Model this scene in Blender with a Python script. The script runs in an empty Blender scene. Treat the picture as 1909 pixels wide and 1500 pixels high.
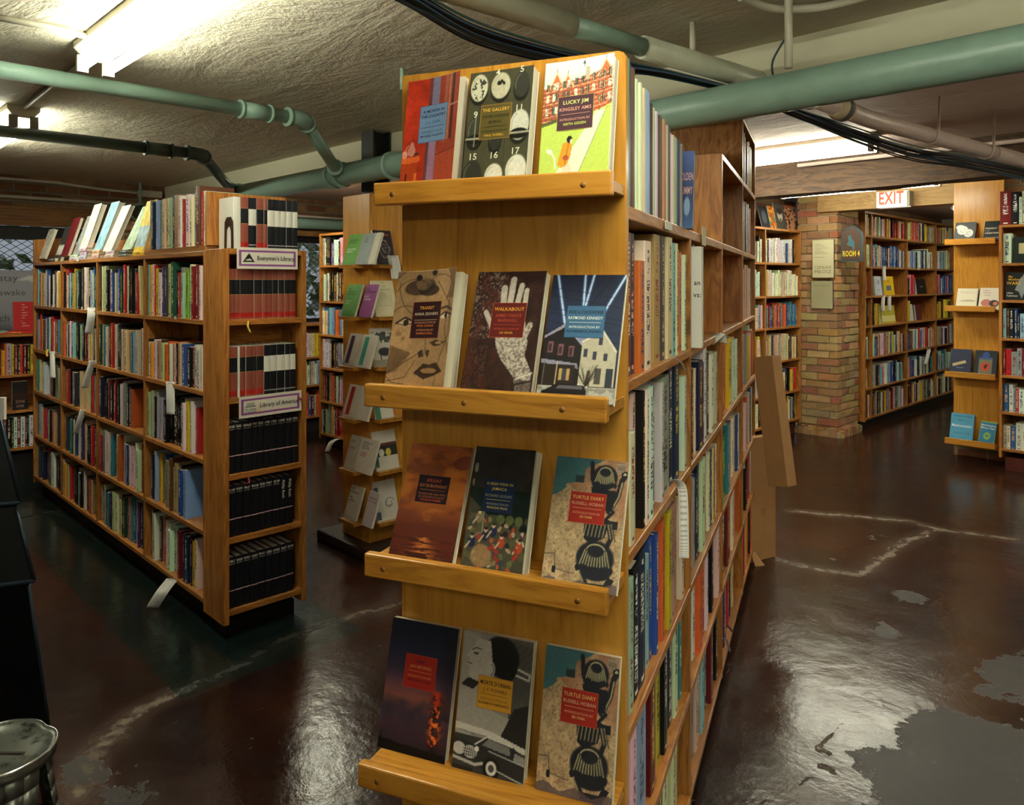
import bpy, math, random
import numpy as np
from mathutils import Vector, Matrix
S = bpy.context.scene
COL = S.collection
PI = math.pi
# ------------------------------------------------------------------ camera
F = 1416.0; HC = 1.40; CX = 954.5; CY = 525.0; YAW = math.radians(45.61); ROLL = 0.0
cam_d = bpy.data.cameras.new('camera'); cam = bpy.data.objects.new('camera', cam_d); COL.objects.link(cam)
cam_d.sensor_width = 36.0; cam_d.sensor_fit = 'HORIZONTAL'
cam_d.lens = F / 1909 * 36.0
cam_d.shift_y = -(750 - CY) / 1909
cam_d.clip_start = 0.05; cam_d.clip_end = 100
CM = Matrix.Translation((0, 0, HC)) @ Matrix.Rotation(YAW, 4, 'Z') @ Matrix.Rotation(PI / 2, 4, 'X') @ Matrix.Rotation(ROLL, 4, 'Z')
cam.matrix_world = CM
S.camera = cam
S.cycles.adaptive_threshold = .05; S.cycles.max_bounces = 6; S.cycles.diffuse_bounces = 4; S.cycles.glossy_bounces = 3; S.cycles.transmission_bounces = 5
# ------------------------------------------------------------------ exposure, world
S.view_settings.view_transform = 'Standard'
S.view_settings.look = 'None'
S.view_settings.gamma = 1.0
S.view_settings.use_curve_mapping = False
S.view_settings.exposure = 0.12
TUBE = 44.0                      # strength of every fluorescent tube
TUBE_COL = (0.98, 1.0, 0.80)
W = bpy.data.worlds.new('world'); S.world = W; W.use_nodes = True
W.node_tree.nodes['Background'].inputs[0].default_value = (0.75, 0.85, 0.95, 1)
W.node_tree.nodes['Background'].inputs[1].default_value = 0.4

def ray(px, py):
    return CM.to_3x3() @ Vector(((px - CX) / F, -(py - CY) / F, -1.0))
O0 = Vector((0, 0, HC))
def P(px, py, d): return O0 + ray(px, py) * d
def PZ(px, py, z):
    r = ray(px, py); return O0 + r * ((z - HC) / r.z)
def PY(px, py, y):
    r = ray(px, py); return O0 + r * (y / r.y)
def PX(px, py, x):
    r = ray(px, py); return O0 + r * (x / r.x)
def proj(v):
    q = CM.inverted() @ Vector(v)
    return (CX + q.x / -q.z * F, CY - q.y / -q.z * F, -q.z)

def srgb(h):
    if isinstance(h, str):
        h = h.lstrip('#'); c = [int(h[i:i + 2], 16) / 255 for i in (0, 2, 4)]
    else: c = list(h)
    return tuple((x / 12.92 if x <= .04045 else ((x + .055) / 1.055) ** 2.4) for x in c)

# ------------------------------------------------------------------ node helpers
class NT:
    def __init__(s, name, rough=.5, spec=.5):
        s.m = bpy.data.materials.new(name); s.m.use_nodes = True
        s.t = s.m.node_tree; s.n = s.t.nodes; s.b = s.n['Principled BSDF']
        s.b.inputs['Roughness'].default_value = rough
        s.b.inputs['Specular IOR Level'].default_value = spec
    def node(s, ty, **kw):
        x = s.n.new(ty)
        for k, v in kw.items():
            if k in x.inputs: s.set(x.inputs[k], v)
            else: setattr(x, k, v)
        return x
    def set(s, inp, v):
        if isinstance(v, bpy.types.NodeSocket): s.t.links.new(v, inp)
        elif v is not None: inp.default_value = v
    def math(s, op, a, b=None, c=None, clamp=False):
        x = s.n.new('ShaderNodeMath'); x.operation = op; x.use_clamp = clamp
        s.set(x.inputs[0], a)
        if b is not None: s.set(x.inputs[1], b)
        if c is not None: s.set(x.inputs[2], c)
        return x.outputs[0]
    def vmath(s, op, a, b=None, out=0):
        x = s.n.new('ShaderNodeVectorMath'); x.operation = op
        s.set(x.inputs[0], a)
        if b is not None: s.set(x.inputs[1], b)
        return x.outputs[out]
    def mix(s, f, a, b, blend='MIX'):
        x = s.n.new('ShaderNodeMix'); x.data_type = 'RGBA'; x.blend_type = blend
        s.set(x.inputs[0], f)
        s.set(x.inputs[6], a if isinstance(a, bpy.types.NodeSocket) else (*a, 1))
        s.set(x.inputs[7], b if isinstance(b, bpy.types.NodeSocket) else (*b, 1))
        return x.outputs[2]
    def ramp(s, f, pts, interp='LINEAR'):
        x = s.n.new('ShaderNodeValToRGB'); x.color_ramp.interpolation = interp
        e = x.color_ramp.elements
        while len(e) < len(pts): e.new(0.5)
        for i, (p, c) in enumerate(pts):
            e[i].position = p; e[i].color = (*c, 1) if not isinstance(c, (int, float)) else (c, c, c, 1)
        s.set(x.inputs[0], f); return x.outputs[0]
    def noise(s, vec, scale, detail=4, rough=.55, dist=0.0, out=0):
        x = s.n.new('ShaderNodeTexNoise'); s.set(x.inputs['Vector'], vec)
        x.inputs['Scale'].default_value = scale; x.inputs['Detail'].default_value = detail
        x.inputs['Roughness'].default_value = rough; x.inputs['Distortion'].default_value = dist
        return x.outputs[out]
    def obj(s): return s.node('ShaderNodeTexCoord').outputs['Object']
    def pos(s): return s.node('ShaderNodeNewGeometry').outputs['Position']
    def scale(s, v, sc): 
        x = s.n.new('ShaderNodeMapping'); s.set(x.inputs[0], v); x.inputs[3].default_value = sc; return x.outputs[0]
    def color(s, c): s.set(s.b.inputs['Base Color'], c if isinstance(c, bpy.types.NodeSocket) else (*c, 1))
    def bump(s, h, strength=.3, dist=.01, prev=None):
        x = s.n.new('ShaderNodeBump'); s.set(x.inputs['Height'], h); x.inputs['Strength'].default_value = strength
        x.inputs['Distance'].default_value = dist
        if prev is not None: s.set(x.inputs['Normal'], prev)
        s.set(s.b.inputs['Normal'], x.outputs[0]); return x.outputs[0]
    def rough(s, v): s.set(s.b.inputs['Roughness'], v)

def flat(name, c, rough=.5, metal=0.0, spec=.5, emit=None, es=1.0, vary=0.0):
    n = NT(name, rough, spec); c = srgb(c) if isinstance(c, str) else c
    if vary:
        f = n.noise(n.obj(), 18, 5)
        n.color(n.mix(f, tuple(x * (1 - vary) for x in c), tuple(min(1, x * (1 + vary)) for x in c)))
    else: n.color(c)
    n.b.inputs['Metallic'].default_value = metal
    if emit is not None:
        n.b.inputs['Emission Color'].default_value = (*emit, 1); n.b.inputs['Emission Strength'].default_value = es
    return n.m

def wood(name, axis, dark, mid, light, rough=.38, knots=True, scale=1.0):
    """planks with the grain along the object's own axis"""
    n = NT(name, rough)
    co = n.obj(); rnd = n.node('ShaderNodeObjectInfo').outputs['Random']
    off = n.node('ShaderNodeCombineXYZ', X=n.math('MULTIPLY', rnd, 17.0), Y=n.math('MULTIPLY', rnd, 31.0), Z=n.math('MULTIPLY', rnd, 7.0)).outputs[0]
    v = n.vmath('ADD', co, off)
    sc = [9.0 * scale] * 3; sc[axis] = 0.9 * scale
    g = n.scale(v, sc)
    a = n.noise(g, 1.3, 5, .6, 1.2)
    rings = n.math('FRACT', n.math('MULTIPLY', a, 9.0))
    rings = n.math('ABSOLUTE', n.math('SUBTRACT', rings, .5))
    sf = [90.0] * 3; sf[axis] = 3.0
    fine = n.noise(n.scale(v, sf), 1.0, 3, .6)
    f = n.math('ADD', n.math('MULTIPLY', rings, .75), n.math('MULTIPLY', fine, .55))
    c = n.ramp(f, [(.12, dark), (.45, mid), (.85, light)])
    sl = [1.5] * 3; sl[axis] = .25
    big = n.noise(n.scale(v, sl), 1.0, 2)
    c = n.mix(n.math('MULTIPLY', n.math('SUBTRACT', big, .3, clamp=True), 1.1, clamp=True), c, n.mix(1.0, c, (1.0, .87, .70), 'MULTIPLY'))
    c = n.mix(1.0, c, n.ramp(rnd, [(0, (.86, .86, .86)), (1, (1.08, 1.04, 1.0))]), 'MULTIPLY')
    if knots:
        vk = n.node('ShaderNodeTexVoronoi', Scale=1.0)
        sk = [4.2] * 3; sk[axis] = 2.6
        n.set(vk.inputs['Vector'], n.scale(v, sk))
        k = n.ramp(vk.outputs['Distance'], [(.045, 1.0), (.075, 0.0)])
        c = n.mix(n.math('MULTIPLY', k, .75), c, tuple(x * .35 for x in dark))
    n.color(c); n.rough(n.math('ADD', n.math('MULTIPLY', fine, .2), rough - .1))
    n.bump(f, .12, .002)
    return n.m

FD, FM, FL = srgb('#74431a'), srgb('#a66c30'), srgb('#c08a46')
WX = wood('fir_along_x', 0, FD, FM, FL); WY = wood('fir_along_y', 1, FD, FM, FL); WZ = wood('fir_along_z', 2, FD, FM, FL)
PDk, PM, PL = srgb('#ab7426'), srgb('#c08a34'), srgb('#cf9a42')
VZ = wood('varnished_ply_upright', 2, PDk, PM, PL, .3, False, .5)
VX = wood('varnished_pine_lip', 0, srgb('#96601f'), srgb('#bd8430'), srgb('#cc9640'), .3, True, .8)
RX = wood('rough_timber_beam', 0, srgb('#221a15'), srgb('#563e2c'), srgb('#76593f'), .7)
HX = wood('pale_timber_header', 0, srgb('#84663e'), srgb('#a98a58'), srgb('#bda070'), .6)
HY = wood('pale_timber_lintel', 1, srgb('#5f3f20'), srgb('#8d6232'), srgb('#a97a44'), .6)
KICK = flat('dark_kick_paint', '#120d0b', .45)

def plaster(name, c, c2, strength=.7):
    n = NT(name, .75, .3); p = n.pos()
    big = n.noise(p, 1.4, 4, .6)
    streak = n.noise(n.scale(p, (.9, 2.2, 1.5)), 1.6, 9, .62, .5)
    grit = n.noise(p, 55, 4, .7)
    mid = n.noise(p, 9, 5, .6, .8)
    n.color(n.mix(n.math('MULTIPLY', n.math('ADD', big, n.math('MULTIPLY', streak, .6)), .7, clamp=True), c2, c))
    h = n.math('ADD', n.math('ADD', n.math('MULTIPLY', streak, 2.2), n.math('MULTIPLY', grit, .22)), n.math('MULTIPLY', mid, .5))
    n.bump(h, strength, .022)
    return n.m
CEIL = plaster('rough_plaster_ceiling', srgb('#d6cfbc'), srgb('#b8ae98'), .8)
CEIL2 = plaster('pinkish_plaster_ceiling', srgb('#d4bfb2'), srgb('#b8a398'), .5)
SMOOTH = plaster('painted_concrete', srgb('#e0dcc2'), srgb('#d0cbb0'), .12)
WALLM = plaster('painted_wall', srgb('#b9ad95'), srgb('#a3977f'), .3)

def brickmat(name, axes):
    n = NT(name, .85, .25); p = n.pos()
    sx = n.node('ShaderNodeSeparateXYZ'); n.set(sx.inputs[0], p)
    v = n.node('ShaderNodeCombineXYZ', X=sx.outputs[axes[0]], Y=sx.outputs[axes[1]]).outputs[0]
    v = n.vmath('ADD', v, n.vmath('MULTIPLY', n.noise(v, 7, 3, out=1), (.02, .02, 0)))
    b = n.node('ShaderNodeTexBrick', Scale=1.0)
    n.set(b.inputs['Vector'], v)
    for k, q in (('Mortar Size', .012), ('Mortar Smooth', .3), ('Brick Width', .22), ('Row Height', .072), ('Bias', 0.0)): b.inputs[k].default_value = q
    b.inputs['Color1'].default_value = (*srgb('#7d4c34'), 1); b.inputs['Color2'].default_value = (*srgb('#a27c56'), 1)
    b.inputs['Mortar'].default_value = (*srgb('#8b7c66'), 1)
    c = n.mix(n.noise(p, 12, 5), b.outputs['Color'], n.mix(1.0, b.outputs['Color'], (.55, .52, .5), 'MULTIPLY'))
    n.color(c)
    n.bump(n.math('ADD', n.math('MULTIPLY', b.outputs['Fac'], -1.0), n.math('MULTIPLY', n.noise(p, 40, 5), .6)), .8, .012)
    return n.m
BRX = brickmat('brick_wall_facing_y', (0, 2)); BRY = brickmat('brick_wall_facing_x', (1, 2))

def floor_mat():
    n = NT('worn_painted_concrete_floor', .2, .5); p = n.pos()
    sx = n.node('ShaderNodeSeparateXYZ'); n.set(sx.inputs[0], p)
    flatp = n.node('ShaderNodeCombineXYZ', X=sx.outputs[0], Y=sx.outputs[1]).outputs[0]
    warp = n.vmath('MULTIPLY', n.vmath('SUBTRACT', n.noise(flatp, 6, 6, .65, out=1), (.5, .5, .5)), (.16, .16, 0))
    q = n.vmath('ADD', flatp, warp)
    big = n.noise(flatp, .9, 5, .6); mid = n.noise(flatp, 5, 6, .65); fine = n.noise(flatp, 60, 4, .7)
    c = n.ramp(big, [(.3, srgb('#100c0b')), (.5, srgb('#29140f')), (.72, srgb('#462417'))])
    c = n.mix(n.ramp(mid, [(.5, 0.), (.68, .55)]), c, srgb('#2a2420'))
    fld = n.node('ShaderNodeSeparateXYZ'); n.set(fld.inputs[0], n.node('ShaderNodeAttribute', attribute_name='Field').outputs['Vector'])
    wide, thin, blob = fld.outputs
    wn = n.math('MULTIPLY', n.math('SUBTRACT', n.noise(flatp, 4, 8, .72), .5), .6)
    bare = n.ramp(n.math('ADD', n.math('ADD', blob, wn), .5), [(.493, 1.0), (.507, 0.0)])
    wob = n.math('MULTIPLY', n.math('SUBTRACT', n.noise(flatp, 26, 8, .8), .44), .10)
    wm = n.ramp(n.math('ADD', wide, wob), [(.010, 1.0), (.028, 0.0)])
    tm = n.ramp(n.math('ADD', thin, n.math('MULTIPLY', wob, .25)), [(.004, 1.0), (.010, 0.0)])
    bruise = n.ramp(n.math('ADD', wide, wob), [(.03, .9), (.09, 0.0)])
    c = n.mix(n.math('MULTIPLY', bruise, mid), c, srgb('#5a4a40'))
    c = n.mix(n.math('MULTIPLY', bare, .75), c, n.mix(fine, srgb('#171414'), srgb('#2b2625')))
    c = n.mix(n.math('MULTIPLY', wm, n.math('ADD', mid, .15), clamp=True), c, srgb('#85765f'))
    c = n.mix(n.math('MULTIPLY', tm, .55), c, srgb('#8a8478'))
    chips = n.math('MAXIMUM', n.ramp(n.noise(flatp, 11, 2, .5, 0.4), [(.735, 0.), (.765, 1.)]), n.math('MULTIPLY', n.ramp(n.noise(n.scale(flatp, (1.2, .5, 1)), 16, 8, .8, 1.0), [(.60, 0.), (.66, 1.)]), .35))
    c = n.mix(n.math('MULTIPLY', chips, .6), c, srgb('#7a6f66'))
    # dark green border paint beside the shelving runs
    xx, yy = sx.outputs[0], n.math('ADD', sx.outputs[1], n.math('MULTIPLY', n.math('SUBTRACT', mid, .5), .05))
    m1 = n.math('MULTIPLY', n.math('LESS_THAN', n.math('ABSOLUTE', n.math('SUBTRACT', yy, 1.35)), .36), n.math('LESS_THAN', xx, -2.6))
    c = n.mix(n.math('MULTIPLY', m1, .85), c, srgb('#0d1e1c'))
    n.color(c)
    r = n.math('ADD', n.math('MULTIPLY', mid, .22), .08)
    r = n.math('ADD', r, n.math('MULTIPLY', bare, .3))
    n.rough(n.math('ADD', r, n.math('MULTIPLY', wm, .25)))
    h = n.math('ADD', n.math('MULTIPLY', n.noise(flatp, 7, 6, .6), 1.0), n.math('MULTIPLY', fine, .10))
    h = n.math('SUBTRACT', h, n.math('MULTIPLY', n.math('MAXIMUM', wm, tm), .6))
    h = n.math('SUBTRACT', h, n.math('MULTIPLY', bare, .15))
    n.bump(h, .28, .012)
    return n.m
BLOBS = [(1880, 1420, .27), (1790, 1500, .22), (1960, 1270, .2), (1700, 1110, .03), (1660, 1180, .02), (170, 1440, .05), (220, 1480, .05), (1620, 1000, .05), (1830, 1290, .04)]
CRACKS = [([(150, 1480), (180, 1400), (250, 1330), (330, 1290), (420, 1255), (480, 1220), (560, 1180), (650, 1150), (760, 1120)], 1),
          ([(40, 965), (95, 953), (180, 948)], 1),
          ([(1445, 1040), (1530, 1062), (1600, 1072), (1680, 1015), (1745, 985), (1900, 1005)], 1),
          ([(1745, 985), (1690, 970), (1600, 962), (1480, 952)], 1),
          ([(1420, 1500), (1480, 1462), (1535, 1445), (1525, 1395), (1560, 1365), (1600, 1330), (1640, 1300)], 0),
          ([(1610, 1500), (1560, 1440), (1545, 1400)], 0),
          ([(600, 838), (660, 850), (720, 862)], 0), ([(570, 905), (640, 897)], 0)]

# ------------------------------------------------------------------ mesh helpers
class MB:
    def __init__(s): s.v = []; s.f = []; s.mi = []; s.c1 = []; s.c2 = []; s.st = []; s.uv = []; s.sm = []
    def face(s, idx, mi=0, c1=(1, 1, 1), c2=(0, 0, 0), st=(0, 0, 0), uv=None, sm=False):
        s.f.append(idx); s.mi.append(mi); s.c1.append(c1); s.c2.append(c2); s.st.append(st)
        s.uv.append(uv or [(0, 0)] * len(idx)); s.sm.append(sm)
    def quad(s, pts, **k):
        n = len(s.v); s.v += [tuple(p) for p in pts]; s.face(list(range(n, n + len(pts))), **k)
    def box(s, a, b, M=None, skip='', **k):
        x0, y0, z0 = [min(a[i], b[i]) for i in range(3)]; x1, y1, z1 = [max(a[i], b[i]) for i in range(3)]
        vs = [(x0, y0, z0), (x1, y0, z0), (x1, y1, z0), (x0, y1, z0), (x0, y0, z1), (x1, y0, z1), (x1, y1, z1), (x0, y1, z1)]
        if M is not None: vs = [tuple(M @ Vector(p)) for p in vs]
        n = len(s.v); s.v += vs
        for nm, q in (('d', (0, 3, 2, 1)), ('u', (4, 5, 6, 7)), ('f', (0, 1, 5, 4)), ('r', (1, 2, 6, 5)), ('b', (2, 3, 7, 6)), ('l', (3, 0, 4, 7))):
            if nm not in skip: s.face([n + i for i in q], uv=[(0, 0), (1, 0), (1, 1), (0, 1)], **k)
        return s
    def prism(s, poly, vec, **k):
        """poly: 3-D points of one end, vec: extrusion"""
        n = len(s.v); m = len(poly); vec = Vector(vec)
        s.v += [tuple(p) for p in poly] + [tuple(Vector(p) + vec) for p in poly]
        s.face(list(range(n + m - 1, n - 1, -1)), **k); s.face(list(range(n + m, n + 2 * m)), **k)
        for i in range(m):
            j = (i + 1) % m; s.face([n + i, n + j, n + m + j, n + m + i], **k)
        return s
    def tube(s, pts, r, seg=14, caps=True, **k):
        pts = [Vector(p) for p in pts]; rs = r if isinstance(r, (list, tuple)) else [r] * len(pts)
        n0 = len(s.v); N = len(pts); up = None
        for i, p in enumerate(pts):
            t = (pts[min(i + 1, N - 1)] - pts[max(i - 1, 0)]).normalized()
            if up is None:
                up = Vector((0, 0, 1)) if abs(t.z) < .9 else Vector((1, 0, 0))
            a = t.cross(up).normalized(); b = a.cross(t).normalized(); up = b
            for j in range(seg):
                th = 2 * PI * j / seg; s.v.append(tuple(p + (a * math.cos(th) + b * math.sin(th)) * rs[i]))
        for i in range(N - 1):
            for j in range(seg):
                j2 = (j + 1) % seg
                s.face([n0 + i * seg + j, n0 + i * seg + j2, n0 + (i + 1) * seg + j2, n0 + (i + 1) * seg + j], sm=True, **k)
        if caps:
            s.face([n0 + j for j in range(seg)][::-1], **k); s.face([n0 + (N - 1) * seg + j for j in range(seg)], **k)
        return s
    def lathe(s, prof, seg=28, M=None, fn=None, **k):
        n0 = len(s.v)
        for r, z in prof:
            for j in range(seg):
                th = 2 * PI * j / seg; rr = r * (fn(th) if fn else 1)
                p = Vector((rr * math.cos(th), rr * math.sin(th), z)); s.v.append(tuple(M @ p if M is not None else p))
        for i in range(len(prof) - 1):
            for j in range(seg):
                j2 = (j + 1) % seg; s.face([n0 + i * seg + j, n0 + i * seg + j2, n0 + (i + 1) * seg + j2, n0 + (i + 1) * seg + j], sm=True, **k)
        return s
    def strip(s, pts, wv, **k):
        """thin curved sheet: pts along, wv width vector"""
        n0 = len(s.v); wv = Vector(wv)
        for p in pts: s.v += [tuple(Vector(p) - wv / 2), tuple(Vector(p) + wv / 2)]
        N = len(pts)
        for i in range(N - 1):
            s.face([n0 + 2 * i, n0 + 2 * i + 1, n0 + 2 * i + 3, n0 + 2 * i + 2], sm=True,
                   uv=[(0, 1 - i / (N - 1)), (1, 1 - i / (N - 1)), (1, 1 - (i + 1) / (N - 1)), (0, 1 - (i + 1) / (N - 1))], **k)
        return s
    def build(s, name, mats, parent=None, M=None, attrs=False, bevel=0.0):
        me = bpy.data.meshes.new(name); me.from_pydata(s.v, [], s.f)
        mats = mats if isinstance(mats, (list, tuple)) else [mats]
        for m in mats: me.materials.append(m)
        me.polygons.foreach_set('material_index', s.mi); me.polygons.foreach_set('use_smooth', s.sm)
        if attrs:
            for nm, arr in (('Col', s.c1), ('Col2', s.c2), ('Style', s.st)):
                a = me.attributes.new(nm, 'FLOAT_COLOR', 'FACE')
                a.data.foreach_set('color', np.hstack([np.array(arr, dtype=np.float32), np.ones((len(arr), 1), np.float32)]).ravel())
            u = me.uv_layers.new(name='UVMap')
            u.data.foreach_set('uv', np.array([c for f in s.uv for c in f], dtype=np.float32).ravel())
        me.update()
        o = bpy.data.objects.new(name, me); COL.objects.link(o)
        if M is not None: o.matrix_world = M
        if parent is not None: o.parent = parent
        if bevel:
            b = o.modifiers.new('bevel', 'BEVEL'); b.width = bevel; b.segments = 2; b.limit_method = 'ANGLE'
        return o

def tag(o, label=None, cat=None, group=None, kind=None):
    if label: o['label'] = label
    if cat: o['category'] = cat
    if group: o['group'] = group
    if kind: o['kind'] = kind
    return o
def thing(name, label, cat, M=None, group=None):
    o = bpy.data.objects.new(name, None); COL.objects.link(o); o.empty_display_size = .1
    if M is not None: o.matrix_world = M
    return tag(o, label, cat, group)
def struct(name, mb, mats, bevel=0.0):
    o = mb.build(name, mats, bevel=bevel); o['kind'] = 'structure'; return o
def frame(o, ex, ey=None, ez=(0, 0, 1)):
    ex = Vector(ex).normalized(); ez = Vector(ez).normalized()
    ey = ez.cross(ex) if ey is None else Vector(ey)
    M = Matrix.Identity(4)
    for i in range(3): M[i][0] = ex[i]; M[i][1] = ey[i]; M[i][2] = ez[i]; M[i][3] = o[i]
    return M
T = lambda x, y, z: Matrix.Translation((x, y, z))
RXm = lambda a: Matrix.Rotation(a, 4, 'X')
RYm = lambda a: Matrix.Rotation(a, 4, 'Y')
RZm = lambda a: Matrix.Rotation(a, 4, 'Z')

# ------------------------------------------------------------------ fluorescent lights
TUBEM = flat('glowing_fluorescent_tube', (.9, .9, .85), .4, emit=TUBE_COL, es=TUBE)
WHITE_METAL = flat('white_enamel_housing', '#cfc8b4', .4, vary=.06)
SOCK = flat('grey_lamp_socket', '#8b8578', .5)
def light(label, x0, x1, y, z=2.2, hw=.065):
    t = thing('fluorescent_light', label, 'light', T((x0 + x1) / 2, y, z), 'fluorescent strip lights on the ceiling')
    L = (x1 - x0) / 2
    m = MB(); pr = [(-L, -hw, -.02), (-L, -hw * .55, -.055), (-L, hw * .55, -.055), (-L, hw, -.02), (-L, hw, 0), (-L, -hw, 0)]
    m.prism(pr, (2 * L, 0, 0)); m.build('housing', WHITE_METAL, t)
    for sy in (-1, 1):
        m = MB(); m.tube([(-L + .03, sy * hw * .62, -.078), (L - .03, sy * hw * .62, -.078)], .0165, 12); m.build('tube', TUBEM, t)
        for sx in (-1, 1):
            m = MB(); m.box((sx * (L - .008) - .01, sy * hw * .62 - .017, -.10), (sx * (L - .008) + .01, sy * hw * .62 + .017, -.045)); m.build('socket', SOCK, t)
    return t
light('long white strip light blazing at top left of the main ceiling', -2.83, -1.61, .79)
light('far strip light past the dark green pipe at the left edge', -5.25, -4.02, .83)
light('strip light above the front of the central bookcase, near the camera', -.80, .42, .72)
light('strip light above and right of the camera over the aisle', .75, 1.97, 1.35)
light('strip light behind the camera, right', .3, 1.52, -1.2)
Z2 = 2.2
light('strip light beyond the green pipe at right, before the timber beam', -2.85, -1.56, 4.27, Z2)
light('strip light between the timber beam and the brick doorway', -3.0, -1.78, 6.1, Z2)
light('strip light above the back left aisle behind the beam', -5.85, -4.63, 2.84, Z2)
light('strip light over the right hand aisle out of frame', -.3, .92, 4.27, Z2)
light('strip light above the right hand wall shelves', -.9, .32, 6.0, Z2)
light('strip light inside the far room beyond the doorway', -2.3, -1.08, 8.3, Z2)
# ------------------------------------------------------------------ room shell
FLOOR = floor_mat()
def seg_d(X, Y, a, b):
    dx, dy = b.x - a.x, b.y - a.y; t = np.clip(((X - a.x) * dx + (Y - a.y) * dy) / (dx * dx + dy * dy), 0, 1)
    return np.hypot(X - a.x - t * dx, Y - a.y - t * dy)
nx_, ny_ = 273, 355
gx, gy = np.meshgrid(np.linspace(-7.2, 3.7, nx_), np.linspace(-3.2, 11, ny_)); gx, gy = gx.ravel(), gy.ravel()
fw = np.full(gx.shape, 9.); ft = fw.copy(); fb = fw.copy(); rs = np.random.RandomState(4)
for line, w in CRACKS:
    pts = []
    raw = [PZ(x, y, 0) for x, y in line]
    for a, b in zip(raw, raw[1:]):     # jagged
        L = (b - a).length; nn = max(1, int(L / .09)); nrm = Vector((-(b - a).y, (b - a).x, 0)).normalized()
        pts += [a + (b - a) * (k / nn) + nrm * (rs.uniform(-.018, .018) if k else 0) for k in range(nn)]
    pts.append(raw[-1])
    for a, b in zip(pts, pts[1:]):
        d = seg_d(gx, gy, a, b)
        if w == 1: fw = np.minimum(fw, d)
        else: ft = np.minimum(ft, d)
for px, py, r in BLOBS:
    w = PZ(px, py, 0); fb = np.minimum(fb, np.hypot(gx - w.x, gy - w.y) - r)
me = bpy.data.meshes.new('floor'); i = np.arange((nx_ - 1) * (ny_ - 1)); a = (i // (nx_ - 1)) * nx_ + i % (nx_ - 1)
fc = np.stack([a, a + 1, a + nx_ + 1, a + nx_], 1).astype(np.int32)
me.vertices.add(len(gx)); me.vertices.foreach_set('co', np.stack([gx, gy, gx * 0], 1).astype(np.float32).ravel())
me.loops.add(fc.size); me.loops.foreach_set('vertex_index', fc.ravel()); me.polygons.add(len(fc)); me.polygons.foreach_set('loop_start', np.arange(len(fc), dtype=np.int32) * 4)
at = me.attributes.new('Field', 'FLOAT_VECTOR', 'POINT'); at.data.foreach_set('vector', np.stack([fw, ft, fb], 1).astype(np.float32).ravel())
me.materials.append(FLOOR); me.update(calc_edges=True)
fo = bpy.data.objects.new('floor', me); COL.objects.link(fo); fo['kind'] = 'structure'
m = MB(); m.box((-6.87, -3.2, 2.2), (3.7, 2.5, 2.35)); struct('ceiling', m, CEIL)
m = MB(); m.box((-6.87, 2.62, Z2), (3.7, 11, 2.35)); struct('ceiling', m, CEIL2)
m = MB(); m.box((-6.67, 2.4, 2.088), (3.5, 2.7, 2.22)); struct('trim_1', m, SMOOTH, .01)
# left brick wall with two windows
W1 = (.35, 1.9, 1.0, 1.82); W2 = (3.05, 4.35, 1.0, 1.84)
m = MB(); X0, X1 = -6.87, -6.67
for a, b, c, d in ((-3.2, 4.95, 0, 1.0), (-3.2, 4.95, 1.84, 2.2), (-3.2, W1[0], 1.0, 1.84), (W1[1], W2[0], 1.0, 1.84), (W2[1], 4.95, 1.0, 1.84)):
    m.box((X0, a, c), (X1, b, d))
struct('wall_left', m, BRY)
m = MB(); m.box((X1, -.3, 1.82), (X1 + .025, 2.39, 1.97)); struct('trim_2', m, HY, .004)
m = MB(); m.box((X1, 2.71, 1.84), (X1 + .025, 4.85, 1.90)); struct('trim_3', m, HY, .004)
BLK = flat('black_window_frame', '#0b0b0c', .5)
GLASS = NT('window_glass', .05); GLASS.b.inputs['Transmission Weight'].default_value = 1.0; GLASS.b.inputs['IOR'].default_value = 1.1; GLASS = GLASS.m
WIRE = flat('dark_wire_mesh', '#17171a', .5, .6)
for i, w in enumerate((W1, W2)):
    m = MB()
    for a, b, c, d in ((w[0], w[1], w[3] - (.10 if i == 0 else .06), w[3]), (w[0], w[1], w[2], w[2] + .04), (w[0], w[0] + .05, w[2], w[3]), (w[1] - .05, w[1], w[2], w[3])):
        m.box((-6.78, a, c), (-6.70, b, d))
    o = struct('window_%d' % (i + 1), m, BLK)
    g = MB(); g.box((-6.76, w[0] + .05, w[2] + .04), (-6.755, w[1] - .05, w[3] - .06)); g.build('pane', GLASS, o)
    g = MB(); s_ = .075
    n1 = int((w[1] - w[0] + 1) / s_)
    y0, y1, z0, z1 = w[0] + .05, w[1] - .05, w[2] + .04, w[3] - .07
    for sgn in (-1, 1):
        for k in range(-20, n1 + 20):
            # line y = yk + sgn*1.5*(z-z0), clipped
            yk = y0 + k * s_; pts = []
            ta = max(z0, min(z1, z0 + (y0 - yk) / (sgn * 1.5))); tb = max(z0, min(z1, z0 + (y1 - yk) / (sgn * 1.5)))
            if abs(tb - ta) < .01: continue
            g.tube([(-6.735, yk + sgn * 1.5 * (ta - z0), ta), (-6.735, yk + sgn * 1.5 * (tb - z0), tb)], .0022, 5, caps=False)
    g.build('wire_mesh', WIRE, o)
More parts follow.
